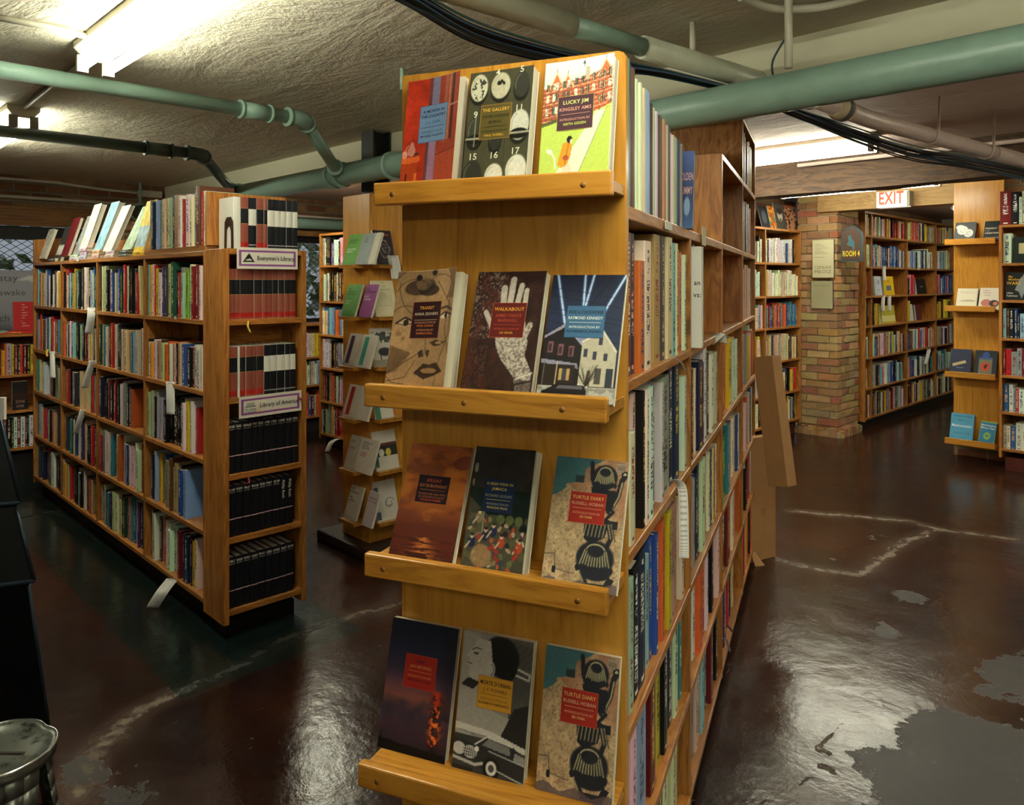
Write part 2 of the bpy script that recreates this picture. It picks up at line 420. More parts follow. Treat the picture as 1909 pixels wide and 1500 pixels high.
# other walls
struct('wall_rear', MB().box((-6.87, -3.2, 0), (3.7, -3.05, 2.2)), WALLM)
struct('wall_right', MB().box((3.5, -3.05, 0), (3.7, 11, 2.2)), WALLM)
struct('wall_back', MB().box((-6.67, 4.95, 0), (-3.47, 5.1, Z2)), BRX)
struct('wall_side', MB().box((-3.62, 5.1, 0), (-3.47, 7.4, Z2)), BRY)
struct('wall_far', MB().box((-3.4, 10.8, 0), (3.5, 11, Z2)), WALLM)
struct('wall_room_4', MB().box((-3.4, 7.4, 0), (-3.12, 10.8, Z2)), BRY)
struct('wall_front', MB().box((-1.90, 6.88, 0), (3.5, 7.25, Z2)), BRX)
struct('trim_4', MB().box((-3.0, 6.82, 2.03), (-1.86, 7.0, Z2)), HX, .006)
m = MB()
rnd = random.Random(5)
# timber beam with slightly adzed faces
nseg = 24; xs = [-3.47 + 6.97 * i / nseg for i in range(nseg + 1)]
ring = [[(x, 4.78 + rnd.uniform(-.006, .006), 1.975 + rnd.uniform(-.005, .005)), (x, 4.98, 1.975 + rnd.uniform(-.005, .005)), (x, 4.98, Z2), (x, 4.78 + rnd.uniform(-.01, .01), Z2)] for x in xs]
for i in range(nseg):
    for j in range(4):
        m.quad([ring[i][j], ring[i + 1][j], ring[i + 1][(j + 1) % 4], ring[i][(j + 1) % 4]])
m.quad(ring[0]); m.quad(ring[-1][::-1])
struct('trim_5', m, RX)

# brick pillar of separate rough bricks
def brick_face_mat():
    n = NT('rough_common_brick', .9, .2)
    a = n.node('ShaderNodeAttribute', attribute_name='Col').outputs['Color']; p = n.pos()
    f = n.noise(p, 30, 5, .65)
    n.color(n.mix(n.math('MULTIPLY', f, .8), a, n.mix(1.0, a, (.62, .55, .5), 'MULTIPLY')))
    n.bump(n.math('ADD', f, n.noise(p, 8, 3)), .6, .01); return n.m
BRK = brick_face_mat(); MORT = flat('sandy_mortar', '#a09274', .95, vary=.2)
m = MB(); px0, px1, py0, py1 = -3.20, -2.83, 6.86, 7.34
m.box((px0 + .01, py0 + .012, 0), (px1 - .012, py1, Z2), mi=1)
m.box((px0 - .02, py0 - .03, 0), (px1 + .03, py1 + .01, .05), mi=1)
ch = .068; z = .03; row = 0
bc = [srgb(h) for h in ('#a08258', '#97764f', '#8e6d4c', '#a88b62', '#86664a', '#9a7f5a', '#a48660', '#8c6248')]
def rb(a, b):
    j = lambda s=.004: rnd.uniform(-s, s)
    x0, y0, z0 = a; x1, y1, z1 = b
    vs = [(x0 + j(), y0 + j(), z0 + j(.003)), (x1 + j(), y0 + j(), z0 + j(.003)), (x1 + j(), y1 + j(), z0 + j(.003)), (x0 + j(), y1 + j(), z0 + j(.003)), (x0 + j(), y0 + j(), z1 + j(.003)), (x1 + j(), y0 + j(), z1 + j(.003)), (x1 + j(), y1 + j(), z1 + j(.003)), (x0 + j(), y1 + j(), z1 + j(.003))]
    n = len(m.v); m.v += vs; c = rnd.choice(bc); c = tuple(q * rnd.uniform(1.12, 1.5) for q in c)
    for q in ((0, 3, 2, 1), (4, 5, 6, 7), (0, 1, 5, 4), (1, 2, 6, 5), (2, 3, 7, 6), (3, 0, 4, 7)): m.face([n + i for i in q], c1=c)
while z < Z2 - .02:
    z1 = min(z + ch - .011, Z2)
    if row % 2 == 0:
        cuts = [px0 - .005, px0 + .09, px0 + .30, px1]
    else: cuts = [px0 - .005, px0 + .19, px1]
    for a, b in zip(cuts, cuts[1:]): rb((a + .005, py0 + rnd.uniform(-.006, .004), z), (b - (.005 if b < px1 else 0), py0 + .09, z1))
    cuts = [py0 + .09, py0 + .27, py0 + .48] if row % 2 else [py0 + .09, py0 + .18, py0 + .38, py0 + .48]
    for a, b in zip(cuts, cuts[1:]): rb((px1 - .08, a + .006, z), (px1 + rnd.uniform(-.004, .006), b - .004, z1))
    z += ch; row += 1
for k in range(26):   # crumbled foot
    a = rnd.uniform(0, 1); x, y = (px0 + a * (px1 - px0), py0 - .02) if k % 2 else (px1 + .02, py0 + a * .45)
    rb((x - .03, y - .02, 0), (x + .03, y + .02, rnd.uniform(.03, .085)))
struct_p = m.build('wall_pillar', [BRK, MORT], attrs=True); struct_p['kind'] = 'structure'
# garden outside the windows
struct('ground', MB().box((-9.4, -1, -.1), (-7.21, 6, 0)), flat('garden_earth', '#3a3328', .9))
LEAF = NT('hedge_leaves', .7)
_v = LEAF.obj(); LEAF.color(LEAF.ramp(LEAF.noise(_v, 9, 8, .8), [(.35, srgb('#3c4a2a')), (.5, srgb('#8fa568')), (.56, srgb('#e8ebe2')), (.62, srgb('#c7b3c4'))])); LEAF = LEAF.m
rnd = random.Random(8)
for lab, y0_, y1_ in (('pale blossoming hedge outside the left window', 0, 2.3), ('pale green hedge outside the back window', 2.8, 5.2)):
    m = MB()
    for k in range(420):
        c = Vector((-8.2 - rnd.uniform(0, .6), rnd.uniform(y0_, y1_), rnd.uniform(.04, 2.6))); r = rnd.uniform(.05, .14)
        a = Vector((rnd.uniform(-1, 1), rnd.uniform(-1, 1), rnd.uniform(-1, 1))).normalized() * r; b = a.cross(Vector((rnd.uniform(-1, 1), 1, .3))).normalized() * r * .6
        m.quad([c - a, c + b, c + a, c - b])
    tag(m.build('hedge', LEAF), lab, 'hedge')

# ------------------------------------------------------------------ pipes
def paint(name, c, bump=.15):
    n = NT(name, .38, .5); f = n.noise(n.pos(), 16, 4); c = srgb(c)
    n.color(n.mix(f, tuple(x * .8 for x in c), tuple(x * 1.12 for x in c)))
    n.bump(n.noise(n.pos(), 45, 3), bump, .004); return n.m
GREEN = paint('sage_green_pipe_paint', '#86a394', .3); DGREEN = paint('shaded_dark_green_pipe_paint', '#485a56'); LG = paint('pale_insulation_jacket', '#c6cab4')  # DGREEN: darker pipe green with the shade put into its colour
PINKM = paint('pinkish_white_pipe_paint', '#d6beb2'); WHITEP = paint('off_white_conduit_paint', '#c8c3b0')
def pipe(name, label, cat, pts, r, mat, seg=20, group=None):
    o = MB().tube(pts, r, seg).build(name, mat); return tag(o, label, cat, group)
def collar(par, c, d, r, w, mat, name='collar'):
    c = Vector(c); d = Vector(d).normalized()
    m = MB(); m.tube([c - d * w / 2, c + d * w / 2], r, 20); m.build(name, mat, par)
ZP = 1.96; YP = 2.15
main = pipe('drain_pipe', 'thick sage green pipe crossing the whole room below the ceiling', 'pipe', [(-6.66, YP, ZP), (3.49, YP, ZP)], .057, GREEN, 28)
for x in (-3.30, -3.22): collar(main, (x - .25, YP, ZP), (1, 0, 0), .068, .025, GREEN)
collar(main, (-3.02, YP, ZP), (1, 0, 0), .068, .03, GREEN); collar(main, (-4.70, YP, ZP), (1, 0, 0), .068, .03, GREEN)
def branch(label, x, z, y0, mat, xe):
    t = pipe('branch_pipe', label, 'pipe', [(x, y0, z), (x, 1.60, z)], .028, mat, 20)
    def pc(pts, r, name): MB().tube(pts, r, 18).build(name, mat, t)
    pc([(x, 1.36, z), (x, 1.48, z)], .033, 'coupling'); pc([(x, 1.353, z), (x, 1.365, z)], .038, 'coupling_rim'); pc([(x, 1.478, z), (x, 1.49, z)], .038, 'coupling_rim')
    d = (Vector((xe, YP, ZP)) - Vector((x, 1.64, z))).normalized()
    e = Vector((x, 1.64, z))
    pc([(x, 1.565, z), (x, 1.60, z), e + d * .01, e + d * .05], .034, 'elbow'); pc([(x, 1.558, z), (x, 1.575, z)], .041, 'elbow_rim')
    pc([e + d * .045, e + d * .062], .041, 'elbow_rim')
    end = Vector((xe, YP, ZP)); pc([e, end - d * .03], .028, 'sloping_pipe'); pc([end - d * .13, end - d * .04], .036, 'branch_collar'); pc([end - d * .135, end - d * .118], .043, 'branch_rim')
branch('thin sage green pipe passing under the bright strip light, nearer of two', -2.95, 2.095, -2.9, GREEN, -3.49)
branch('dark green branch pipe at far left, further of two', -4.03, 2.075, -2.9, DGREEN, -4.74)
tag(MB().tube([(-6.5, YP, 2.2), (-6.5, YP, 2.03)], .012, 10).build('hanger_rod', GREEN), 'thin grey green rod hanging above the far left bookcase end', 'rod')
# clamp hanging under that rod
c_ = MB(); c_.tube([(-6.5, YP + .07 * math.cos(a), ZP + .07 * math.sin(a)) for a in [i * PI / 8 for i in range(17)]], .009, 8); c_.build('pipe_clamp', GREEN, main)
# insulated pipe
A = P(760, -45, 1.4); A.z = 2.07; zi = 2.083
def IP(px, py): return PZ(px, py, zi)
a0, a1, a2, a3, a4, a5, a6 = [IP(*q) for q in ((640, -85), (1064, 47), (1197, 88), (1490, 172), (1620, 220), (1850, 283), (1990, 322))]
a4, a5, a6 = PZ(1620, 222, 2.055), PZ(1850, 285, 2.015), PZ(1990, 322, 2.0)
a0 = a1 + (a1 - a2).normalized() * 1.6
ins = thing('insulated_pipe', 'pale jacketed pipe running from top centre back under the green pipe', 'pipe', T(0, 0, 0))
MB().tube([a1, a2], .027, 20).build('bare_pipe', GREEN, ins)
MB().tube([a0, a1], .034, 22).build('jacket', LG, ins); MB().tube([a2, a3 + (a4 - a3) * .1], .034, 22).build('jacket', LG, ins)
MB().tube([a3, a4, a5], .034, 20).build('rear_pipe', PINKM, ins)
MB().tube([a5, a5 + (a6 - a5) * .4], .038, 20).build('sleeve', PINKM, ins); MB().tube([a5, a6, a6 + (a6 - a5) * .5], .031, 20).build('rear_pipe', PINKM, ins)
dd = (a4 - a3).normalized()
for k, f in enumerate((.12, .58)):
    c = a3 + (a4 - a3) * f
    MB().tube([c - dd * .016, c + dd * .018], [.0485, .0475], 18).build('dark_tape_band', flat('grey_plum_tape', '#5d5658', .6, vary=.3), ins)
    MB().tube([c - dd * .05, c - dd * .02, c + dd * .02, c + dd * .05], [.037, .047, .045, .037], 18).build('loose_wrap', flat('frayed_tape', '#c9b694', .8, vary=.2), ins)
for q, tt in (((1740, 215), (1735, 292)), ((1866, 187), (1852, 262))):
    pass
# hooks holding the rear pipe
for lab, f in (('bent pinkish hanger strap holding the pipe, nearer the doorway beam', .93), ('short pinkish hanger strap on the pipe past the tape', .45)):
    c = a4 + (a5 - a4) * f
    side = Vector((dd.y, -dd.x, 0)) * .04
    pts = [Vector((c.x, c.y, Z2)) + side, c + side * .9, c + side * .6 + Vector((0, 0, -.03)), c + Vector((0, 0, -.038)), c - side * .7 + Vector((0, 0, -.02))]
    tag(MB().tube(pts, .006, 8).build('hanger_strap', PINKM), lab, 'hanger')
# cables
BLUE = flat('blue_cable', '#34506e', .5); BLACKC = flat('black_cable', '#15171a', .5); TEALC = flat('teal_cable', '#2c4a4c', .45)
def curve(pts, n=14):
    pts = [Vector(p) for p in pts]; P4 = [pts[0]] + pts + [pts[-1]]; out = []
    for i in range(1, len(P4) - 2):
        for k in range(n):
            t = k / n; a, b, c, d = P4[i - 1:i + 3]
            out.append(.5 * ((2 * b) + (c - a) * t + (2 * a - 5 * b + 4 * c - d) * t * t + (3 * b - a - 3 * c + d) * t ** 3))
    return out + [pts[-1]]
rnd = random.Random(3)
for k in range(14):
    off = rnd.uniform(-15, 15); zc = 2.034 + rnd.uniform(-.005, .005)
    mt = (BLUE, BLACKC, TEALC, BLACKC)[k % 4]
    sag = rnd.uniform(-6, 12)
    pts = [PZ(x, y + off * s_ + sag * w_, zc - max(0, x - 1480) * .00022) for x, y, s_, w_ in ((640, -60, 1.4, 0), (760, -8, 1.3, .6), (880, 55, 1.1, 1.2), (1000, 92, .9, 1), (1120, 118, .7, .6), (1250, 140, .5, 0), (1400, 178, .4, 0), (1480, 210, .6, 0), (1600, 252, .8, .6), (1700, 283, .8, .8), (1800, 302, .8, .3), (1960, 338, .8, 0))]
    lab = ('bright blue cable in the bundle beside the insulated pipe', 'black cable in the bundle beside the insulated pipe', 'teal cable in the bundle beside the insulated pipe', 'black cable in the bundle beside the insulated pipe')[k % 4]
    tag(MB().tube(curve(pts, 8), .0032 if k % 3 else .0045, 6).build('cable', mt), lab, 'cable', 'cables bundled along the insulated pipe')
# ceiling conduits
def conduit(label, pts, r=.011, mat=WHITEP, cat='conduit', nm='conduit'): return tag(MB().tube(pts, r, 10).build(nm, mat), label, cat)
q0 = PZ(-30, 28, 2.185); q1 = PZ(188, 74, 2.185); conduit('white conduit meeting the bright strip light from the left', [q0, PZ(90, 50, 2.185), q1], .010)
conduit('slim white conduit joining the two left strip lights', [(-2.83, .80, 2.188), (-4.0, .83, 2.188)], .008)
conduit('white conduit along the top of the left brick wall', [(-6.65, -1, 2.17), (-6.65, 1.6, 2.165), (-6.65, 1.9, 2.14), (-6.65, 2.25, 2.13)])
tag(MB().box((-6.67, 2.18, 2.10), (-6.60, 2.36, 2.155)).build('junction_box', WHITEP, bevel=.004), 'pale junction box on brick in the far left corner', 'junction box')
conduit('pale conduit halfway down the left brick wall, above the lintel', [(-6.65, -1, 2.035), (-6.65, 2.3, 2.035)], .013)
conduit('double pale conduit on the back brick wall above green pipe', [(-6.645, 2.72, 2.03), (-6.645, 4.9, 2.03)], .013)
pipe('wall_pipe', 'green pipe on the back brick wall above the window', 'pipe', [(-6.58, 2.72, 1.955), (-6.58, 4.93, 1.955)], .05, GREEN)
v0 = PZ(1470, -12, 2.19); conduit('pale vertical pipe stub dropping behind the green pipe', [(v0.x, v0.y, 2.2), (v0.x, v0.y, 1.985)], .011)
w0 = PZ(1455, 10, 2.19); conduit('thin dark wire hanging beside the pale pipe stub', curve([PY(1470, 62, 2.3), PY(1442, 110, 2.3), PY(1441, 140, 2.3), PY(1450, 170, 2.3)]), .0035, TEALC, 'wire', 'hanging_wire')
conduit('pale pipe looping across the ceiling at top right', curve([PZ(1380, -6, 2.18), PZ(1440, 16, 2.18), PZ(1530, 14, 2.18), PZ(1620, -8, 2.18)]), .012)
h0 = PZ(1291, 48, 2.19); conduit('short pale hanger above the jacketed pipe', [(h0.x, h0.y, 2.2), (h0.x, h0.y, 2.07)], .009, WHITEP, 'hanger', 'ceiling_hanger')
conduit('short green rod behind the top left corner of the central bookcase', [(PZ(750, 128, 2.2).x, PZ(750, 128, 2.2).y, 2.2), (PZ(750, 128, 2.2).x, PZ(750, 128, 2.2).y, 2.12)], .009, GREEN, 'rod', 'hanger_rod')
conduit('pink conduit running across the rear ceiling at right', [(-2.2, 4.72, 2.145), (3.4, 4.72, 2.145)], .012, PINKM)
# steel column inside the wooden display column
STEEL = flat('black_painted_steel', '#10130f', .4, vary=.2)
m = MB(); cx_, cy_ = -3.425, 2.33
m.box((cx_ - .055, cy_ - .055, 1.8), (cx_ + .055, cy_ - .045, 2.2)); m.box((cx_ - .055, cy_ + .045, 1.8), (cx_ + .055, cy_ + .055, 2.2)); m.box((cx_ - .006, cy_ - .045, 1.8), (cx_ + .006, cy_ + .045, 2.2))
tag(m.build('steel_column', STEEL), 'black steel column rising from the wooden display pillar to ceiling', 'column')
# slab under it
m = MB(); m.prism([(-3.70, 2.13, 0), (-3.20, 2.13, 0), (-3.15, 2.70, 0), (-3.70, 2.70, 0)], (0, 0, .055))
tag(m.build('concrete_pad', flat('dark_painted_concrete', '#2a2322', .35, vary=.3), bevel=.012), 'dark rough concrete pad under the wooden display pillar', 'slab')
# ------------------------------------------------------------------ book materials
def cover_mat():
    n = NT('printed_book_cover', .42, .35)
    A = n.node('ShaderNodeAttribute', attribute_name='Col').outputs['Color']
    B = n.node('ShaderNodeAttribute', attribute_name='Col2').outputs['Color']
    st = n.node('ShaderNodeSeparateXYZ'); n.set(st.inputs[0], n.node('ShaderNodeAttribute', attribute_name='Style').outputs['Vector'])
    uv = n.node('ShaderNodeSeparateXYZ'); n.set(uv.inputs[0], n.node('ShaderNodeUVMap').outputs[0])
    u, v = uv.outputs[0], uv.outputs[1]; mode, seed, start = st.outputs
    def band(x, a, b): return n.math('MULTIPLY', n.math('GREATER_THAN', x, a), n.math('LESS_THAN', x, b))
    # lettering that runs down the spine
    nv = n.node('ShaderNodeCombineXYZ', X=n.math('MULTIPLY', u, 3.2), Y=n.math('MULTIPLY', v, 62.0), Z=n.math('MULTIPLY', seed, 91.0)).outputs[0]
    ink = n.math('GREATER_THAN', n.noise(nv, 1.0, 1), .5)
    end = n.math('ADD', start, n.math('ADD', .22, n.math('MULTIPLY', n.math('FRACT', n.math('MULTIPLY', seed, 7.3)), .25)))
    t1 = n.math('MULTIPLY', n.math('GREATER_THAN', v, start), n.math('LESS_THAN', v, end))
    w1 = band(u, .26, .74)
    t2 = n.math('MULTIPLY', n.math('GREATER_THAN', v, n.math('ADD', end, .05)), n.math('LESS_THAN', v, .93))
    w2 = band(u, .36, .64)
    txt = n.math('MULTIPLY', ink, n.math('MAXIMUM', n.math('MULTIPLY', t1, w1), n.math('MULTIPLY', t2, w2)))
    logo = n.math('MULTIPLY', band(v, .035, .065), band(u, .3, .7))
    vert = n.math('MAXIMUM', txt, logo)
    # lettering across the head of the spine
    nh = n.node('ShaderNodeCombineXYZ', X=n.math('MULTIPLY', u, 8.0), Y=n.math('MULTIPLY', v, 90.0), Z=n.math('MULTIPLY', seed, 77.0)).outputs[0]
    ih = n.math('GREATER_THAN', n.noise(nh, 1.0, 2), .49)
    hor = n.math('MULTIPLY', ih, n.math('MULTIPLY', band(u, .08, .92), n.math('MAXIMUM', band(v, .905, .95), n.math('MULTIPLY', band(v, .86, .885), .4))))
    isv = band(mode, .3, .7); ish = n.math('GREATER_THAN', mode, .8)
    m = n.math('ADD', n.math('MULTIPLY', vert, isv), n.math('MULTIPLY', hor, ish), clamp=True)
    n.color(n.mix(m, A, B)); return n.m
COVER = cover_mat()
def pages_mat():
    n = NT('page_edges', .8, .2); p = n.obj()
    A = n.node('ShaderNodeAttribute', attribute_name='Col').outputs['Color']
    f = n.noise(n.scale(p, (900, 8, 8)), 1, 2); n.color(n.mix(n.math('MULTIPLY', f, .35), A, n.mix(1., A, (.7, .66, .58), 'MULTIPLY'))); return n.m
PAGES = pages_mat()
def print_mat():
    n = NT('printed_card', .5, .3); n.color(n.node('ShaderNodeAttribute', attribute_name='Col').outputs['Color']); return n.m
PRINT = print_mat()

PAL = dict(k=('#121214', 'black'), K=('#3a3a3c', 'charcoal'), w=('#ddd8ca', 'white'), c=('#cfc09a', 'cream'), g=('#8b8f8c', 'grey'), G=('#1f4a34', 'dark green'),
           n=('#17233f', 'navy'), b=('#2a4f8c', 'blue'), l=('#86aec2', 'light blue'), r=('#b3262a', 'red'), d=('#6a1a1e', 'dark red'), o=('#c8602a', 'orange'),
           y=('#d6b52a', 'yellow'), p=('#4a3160', 'purple'), v=('#b39ab8', 'lilac'), t=('#2f7b86', 'teal'), m=('#6fb83a', 'lime green'), s=('#9aae93', 'sage green'),
           B=('#5a3a28', 'brown'), T=('#a98c62', 'tan'), i=('#c98a92', 'pink'))
PAGE_C = [srgb(h) for h in ('#d8cfb4', '#cfc4a4', '#e2dbc6', '#c8bd9e')]
RB = random.Random(11)
def inkfor(c, rng):
    lum = .3 * c[0] + .6 * c[1] + .1 * c[2]
    return srgb(rng.choice(['#e8e2d0', '#e2c24a', '#f0f0ea', '#d8a890'])) if lum < .18 else srgb(rng.choice(['#1a1a1c', '#8a1c1c', '#1d2c55', '#40301f']))
BOOKS = []
def rec(M, w, h, d, code, where, group, pos, hard=False, bands=None, mode=.5, tall=None, prefix=''):
    c = srgb(PAL[code][0]); c = tuple(min(1, max(0, x * RB.uniform(.75, 1.25))) for x in c)
    ink = inkfor(c, RB)
    BOOKS.append(dict(M=M, w=w, h=h, d=d, c=c, ink=ink, cname=PAL[code][1], where=where, group=group, pos=pos, hard=hard,
                      bands=bands, mode=mode, seed=RB.random(), start=RB.uniform(.12, .42), pc=RB.choice(PAGE_C), prefix=prefix))
def book_geo(b, cov, pag, M=None, mi_p=0):
    """cover shell into cov, page block into pag (both MB)"""
    w, h, d = b['w'], b['h'], b['d']; hard = b['hard']; ct = min(.0025 if hard else .0008, w * .2); ins = .003 if hard else .0004
    st = (b['mode'], b['seed'], b['start']); c, ink = b['c'], b['ink']
    X = (lambda p: tuple(M @ Vector(p))) if M is not None else (lambda p: p)
    r = min(w * .18, .004)   # rounded spine
    prof = [(0, r), (r * .5, r * .35), (w * .5, 0), (w - r * .5, r * .35), (w, r)] if w > .008 else [(0, r * .5), (w * .5, 0), (w, r * .5)]
    bands = b['bands'] or [(0, 1, c)]
    us = [p[0] / w for p in prof]
    for z0, z1, cc in bands:
        for (xa, ya), (xb, yb), ua, ub in zip(prof, prof[1:], us, us[1:]):
            cov.quad([X((xa, ya, z0 * h)), X((xb, yb, z0 * h)), X((xb, yb, z1 * h)), X((xa, ya, z1 * h))], c1=cc, c2=ink, st=st, uv=[(ua, z0), (ub, z0), (ub, z1), (ua, z1)])
    y0 = prof[0][1]
    for xa, xb in ((0, ct), (w - ct, w)):
        vs = [X(q) for q in ((xa, y0, 0), (xb, y0, 0), (xb, d, 0), (xa, d, 0), (xa, y0, h), (xb, y0, h), (xb, d, h), (xa, d, h))]
        n = len(cov.v); cov.v += vs
        for q in ((0, 3, 2, 1), (4, 5, 6, 7), (1, 2, 6, 5), (2, 3, 7, 6), (3, 0, 4, 7)): cov.face([n + i for i in q], c1=c, c2=ink)
    cov.quad([X((p[0], p[1], h)) for p in prof] + [X((w - ct, y0 + ct + .001, h)), X((ct, y0 + ct + .001, h))], c1=c)
    pag.box((ct, y0 + .0012, ins), (w - ct, d - ins, h - ins), M=M, mi=mi_p, c1=b['pc'])

ORD = 'first second third fourth fifth sixth seventh eighth ninth tenth eleventh twelfth thirteenth fourteenth fifteenth sixteenth seventeenth eighteenth nineteenth twentieth'.split()
def ordn(i):
    if i < 20: return ORD[i]
    if i < 39: return ('twenty-' + ORD[i - 20]) if i > 19 else ORD[i]
    return ('thirty-' + ORD[i - 39]) if i < 48 else 'late'
def ordinal(i): # 0-based
    n = i + 1
    if n <= 20: return ORD[n - 1]
    if n == 30: return 'thirtieth'
    if n < 30: return 'twenty-' + ORD[n - 21]
    if n == 40: return 'fortieth'
    if n < 40: return 'thirty-' + ORD[n - 31]
    return 'forty-' + ORD[n - 41]
MIXC = 'wwwwcccckkkgnnblrrdoyTBGKstpwck'
def fill(Fm, x0, x1, z, hmax, seed, where, group, codes=None, tmin=.009, tmax=.034, hr=(.72, .95), depth=.14, gap=None, mode=.5, front=(.006, .03), lean_end=True, hard=.35, mix=MIXC, end='left', hc=None):
    rng = random.Random(seed); x = x0 + .002; k = 0; hb = None; start = len(BOOKS)
    stop = x1 - (rng.uniform(.0, .05) if gap is None else gap); ws = 1.0
    if codes is not None and all(isinstance(c, tuple) for c in codes) and gap is None and len(codes) > 4:
        ws = (x1 - x0 - .012 - .0009 * len(codes)) / sum(c[1] for c in codes); ws = min(ws, 2.2); stop = x1
    while True:
        if codes is not None:
            if k >= len(codes): break
            cc = codes[k]; code = cc[0] if cc else 'w'; w = cc[1] * ws if isinstance(cc, tuple) else rng.uniform(tmin, tmax); h = cc[2] if isinstance(cc, tuple) and len(cc) > 2 else hmax * rng.uniform(*hr)
            code = cc[0] if isinstance(cc, tuple) else cc
            fo = cc[3] if isinstance(cc, tuple) and len(cc) > 3 else None
        else:
            code = rng.choice(mix); w = rng.uniform(tmin, tmax) if rng.random() > .25 else rng.uniform(tmin, (tmin + tmax) / 2); h = min(hmax * rng.uniform(*hr), .26); fo = None
            if rng.random() < .55 and hb: h = hb * rng.uniform(.985, 1.01)
        if x + w > stop: break
        hb = h
        f = rng.uniform(*front) if fo is None else fo
        M = Fm @ T(x, f, z)
        cond = codes is None and x + w + .05 > stop and lean_end and rng.random() < .4
        if cond:
            a = math.radians(rng.uniform(3, 7)); M = Fm @ T(x + h * math.sin(a) * .0 + .001, f, z) @ T(w, 0, 0) @ RYm(-a) @ T(-w, 0, 0)
            M = Fm @ T(x + math.sin(a) * h + w * (1 - math.cos(a)) + .001, f, z + .0003) @ RYm(-a)
            if x + math.sin(a) * h + w + .004 > stop: M = Fm @ T(x, f, z); 
            else: x += math.sin(a) * h + .003
        rec(M, w, h, min(depth, h * .72), code, where, group, k, hard=rng.random() < hard, mode=mode)
        x += w + rng.uniform(.0004, .0012); k += 1
    for b in BOOKS[start:]: b['end'] = end
    return x

# ------------------------------------------------------------------ bookcases
def bookcase(label, M, L, D, levels, top, divs=(), kick=.09, b=.019, double=False, cat='bookcase', matX=WX, matZ=WZ, kickmat=KICK, name='bookcase', side_l=True, side_r=True, back=True):
    """local x along the front, y into the case, z up; levels = tops of the shelf boards"""
    t = thing(name, label, cat, M)
    def part(nm, a, c, mt, bev=.0015): return MB().box(a, c).build(nm, mt, t, bevel=bev)
    if side_l: part('side_panel', (0, 0, kick - .03), (b, D, top), matZ)
    if side_r: part('side_panel', (L - b, 0, kick - .03), (L, D, top), matZ)
    for x in divs: part('divider', (x - b / 2, .002, kick), (x + b / 2, D - .002, top - b), matZ)
    yb = D / 2 if double else D
    if back: part('back_panel', (b, yb - .008, kick), (L - b, yb, top - .001), matX)
    xs = [b] + [x for x in divs] + [L - b]
    for z in levels:
        for i in range(len(xs) - 1):
            a = xs[i] + (b / 2 if i > 0 else 0); c = xs[i + 1] - (b / 2 if i < len(xs) - 2 else 0)
            part('shelf', (a, 0, z - b), (c, yb - .008 if not double else D, z), matX)
    part('top_board', (b, 0, top - b), (L - b, D, top), matX)
    if kick > .02: part('kick_board', (.03, .05, 0), (L - .03, D - .02 if not double else D - .05, kick - .03 if not side_l else kick - .03), kickmat, 0)
    return t

# --- long left bookcase
LU = frame((-5.87, 1.264, 0), (1, 0, 0)); Lz = [1.243, .953, .676, .386, .112]
LD = [.667, 1.373, 2.095]
bookcase('long honey-coloured wooden bookcase on the left, four bays wide', LU, 2.80, .36, Lz, 1.525, LD, double=True)
m = MB(); m.box((2.105, .0, 1.526), (2.799, .34, 1.548)); tag(m.build('display_shelf', WX, None, LU), 'thin raised board on top of the nearest left bookcase bay', 'board')
# boards closing the top rows
m = MB(); m.prism([(0.0, .0, 1.526), (0.0, .20, 1.526), (.0, .20, 1.70), (.0, .0, 1.68)], (.02, 0, 0)); e1 = m.build('end_board', WZ, None, LU); tag(e1, 'pale upright board at far left end of the left bookcase top', 'board')
m = MB(); m.box((.02, .18, 1.526), (2.10, .198, 1.64)); tag(m.build('backstop_board', WX, None, LU), 'low board behind the leaning books on the left bookcase', 'board')
m = MB(); m.box((2.799, .001, 1.549), (2.818, .345, 1.765)); tag(m.build('end_board', WZ, None, LU), 'tall honey-coloured upright board beside the red and black series books', 'board')
BAYN = ['farthest bay', 'second farthest bay', 'second nearest bay', 'nearest bay']
ROWN = ['top', 'second', 'third', 'fourth', 'bottom']
bx = [0.019] + LD + [2.781]
tops = [1.506] + [z - .019 for z in Lz[:-1]]
near_rows = {
 0: 'n l y w r y k w p K c T y G k r g s n m G w d d d l w',
 1: 'k w T y r w T B c T o o y w o w k o c b p r k d w w w',
 2: 's s s k w v v v v k k k k k k k G K w w w y k r w r',
 3: 'w n r d l y T b B T B B k T T k b w n l',
 4: 'w k o w B w r r w w w w k c r d k n n w k y w'}
far_mix = 'wwwcckkkgnblrrdoyTBGKstpwckkwc'
for r in range(5):
    for bay in range(4):
        a, c = bx[bay] + (.0095 if bay else 0), bx[bay + 1] - (.0095 if bay < 3 else 0)
        wh = '%s shelf, %s of the left bookcase' % (ROWN[r], BAYN[bay]); gp = 'books in the long left bookcase'
        hm = tops[r] - Lz[r]
        codes = near_rows[r].split() if bay == 3 else None
        if bay == 2 and r == 2: codes = 'r n w d k K k d d k K r K d r k l w w g k K o'.split()
        hh = ((.60, .68) if (r == 1 and bay == 3) else (.70, .86)) if r else (.74, .93)
        fill(LU, a, c, Lz[r], hm, 100 * r + bay, wh, gp, codes=codes, tmin=.010 if bay == 3 else .011, tmax=.034, hr=hh, depth=.15, front=(.004, .022) if r < 2 else (.004, .035), mix=far_mix)
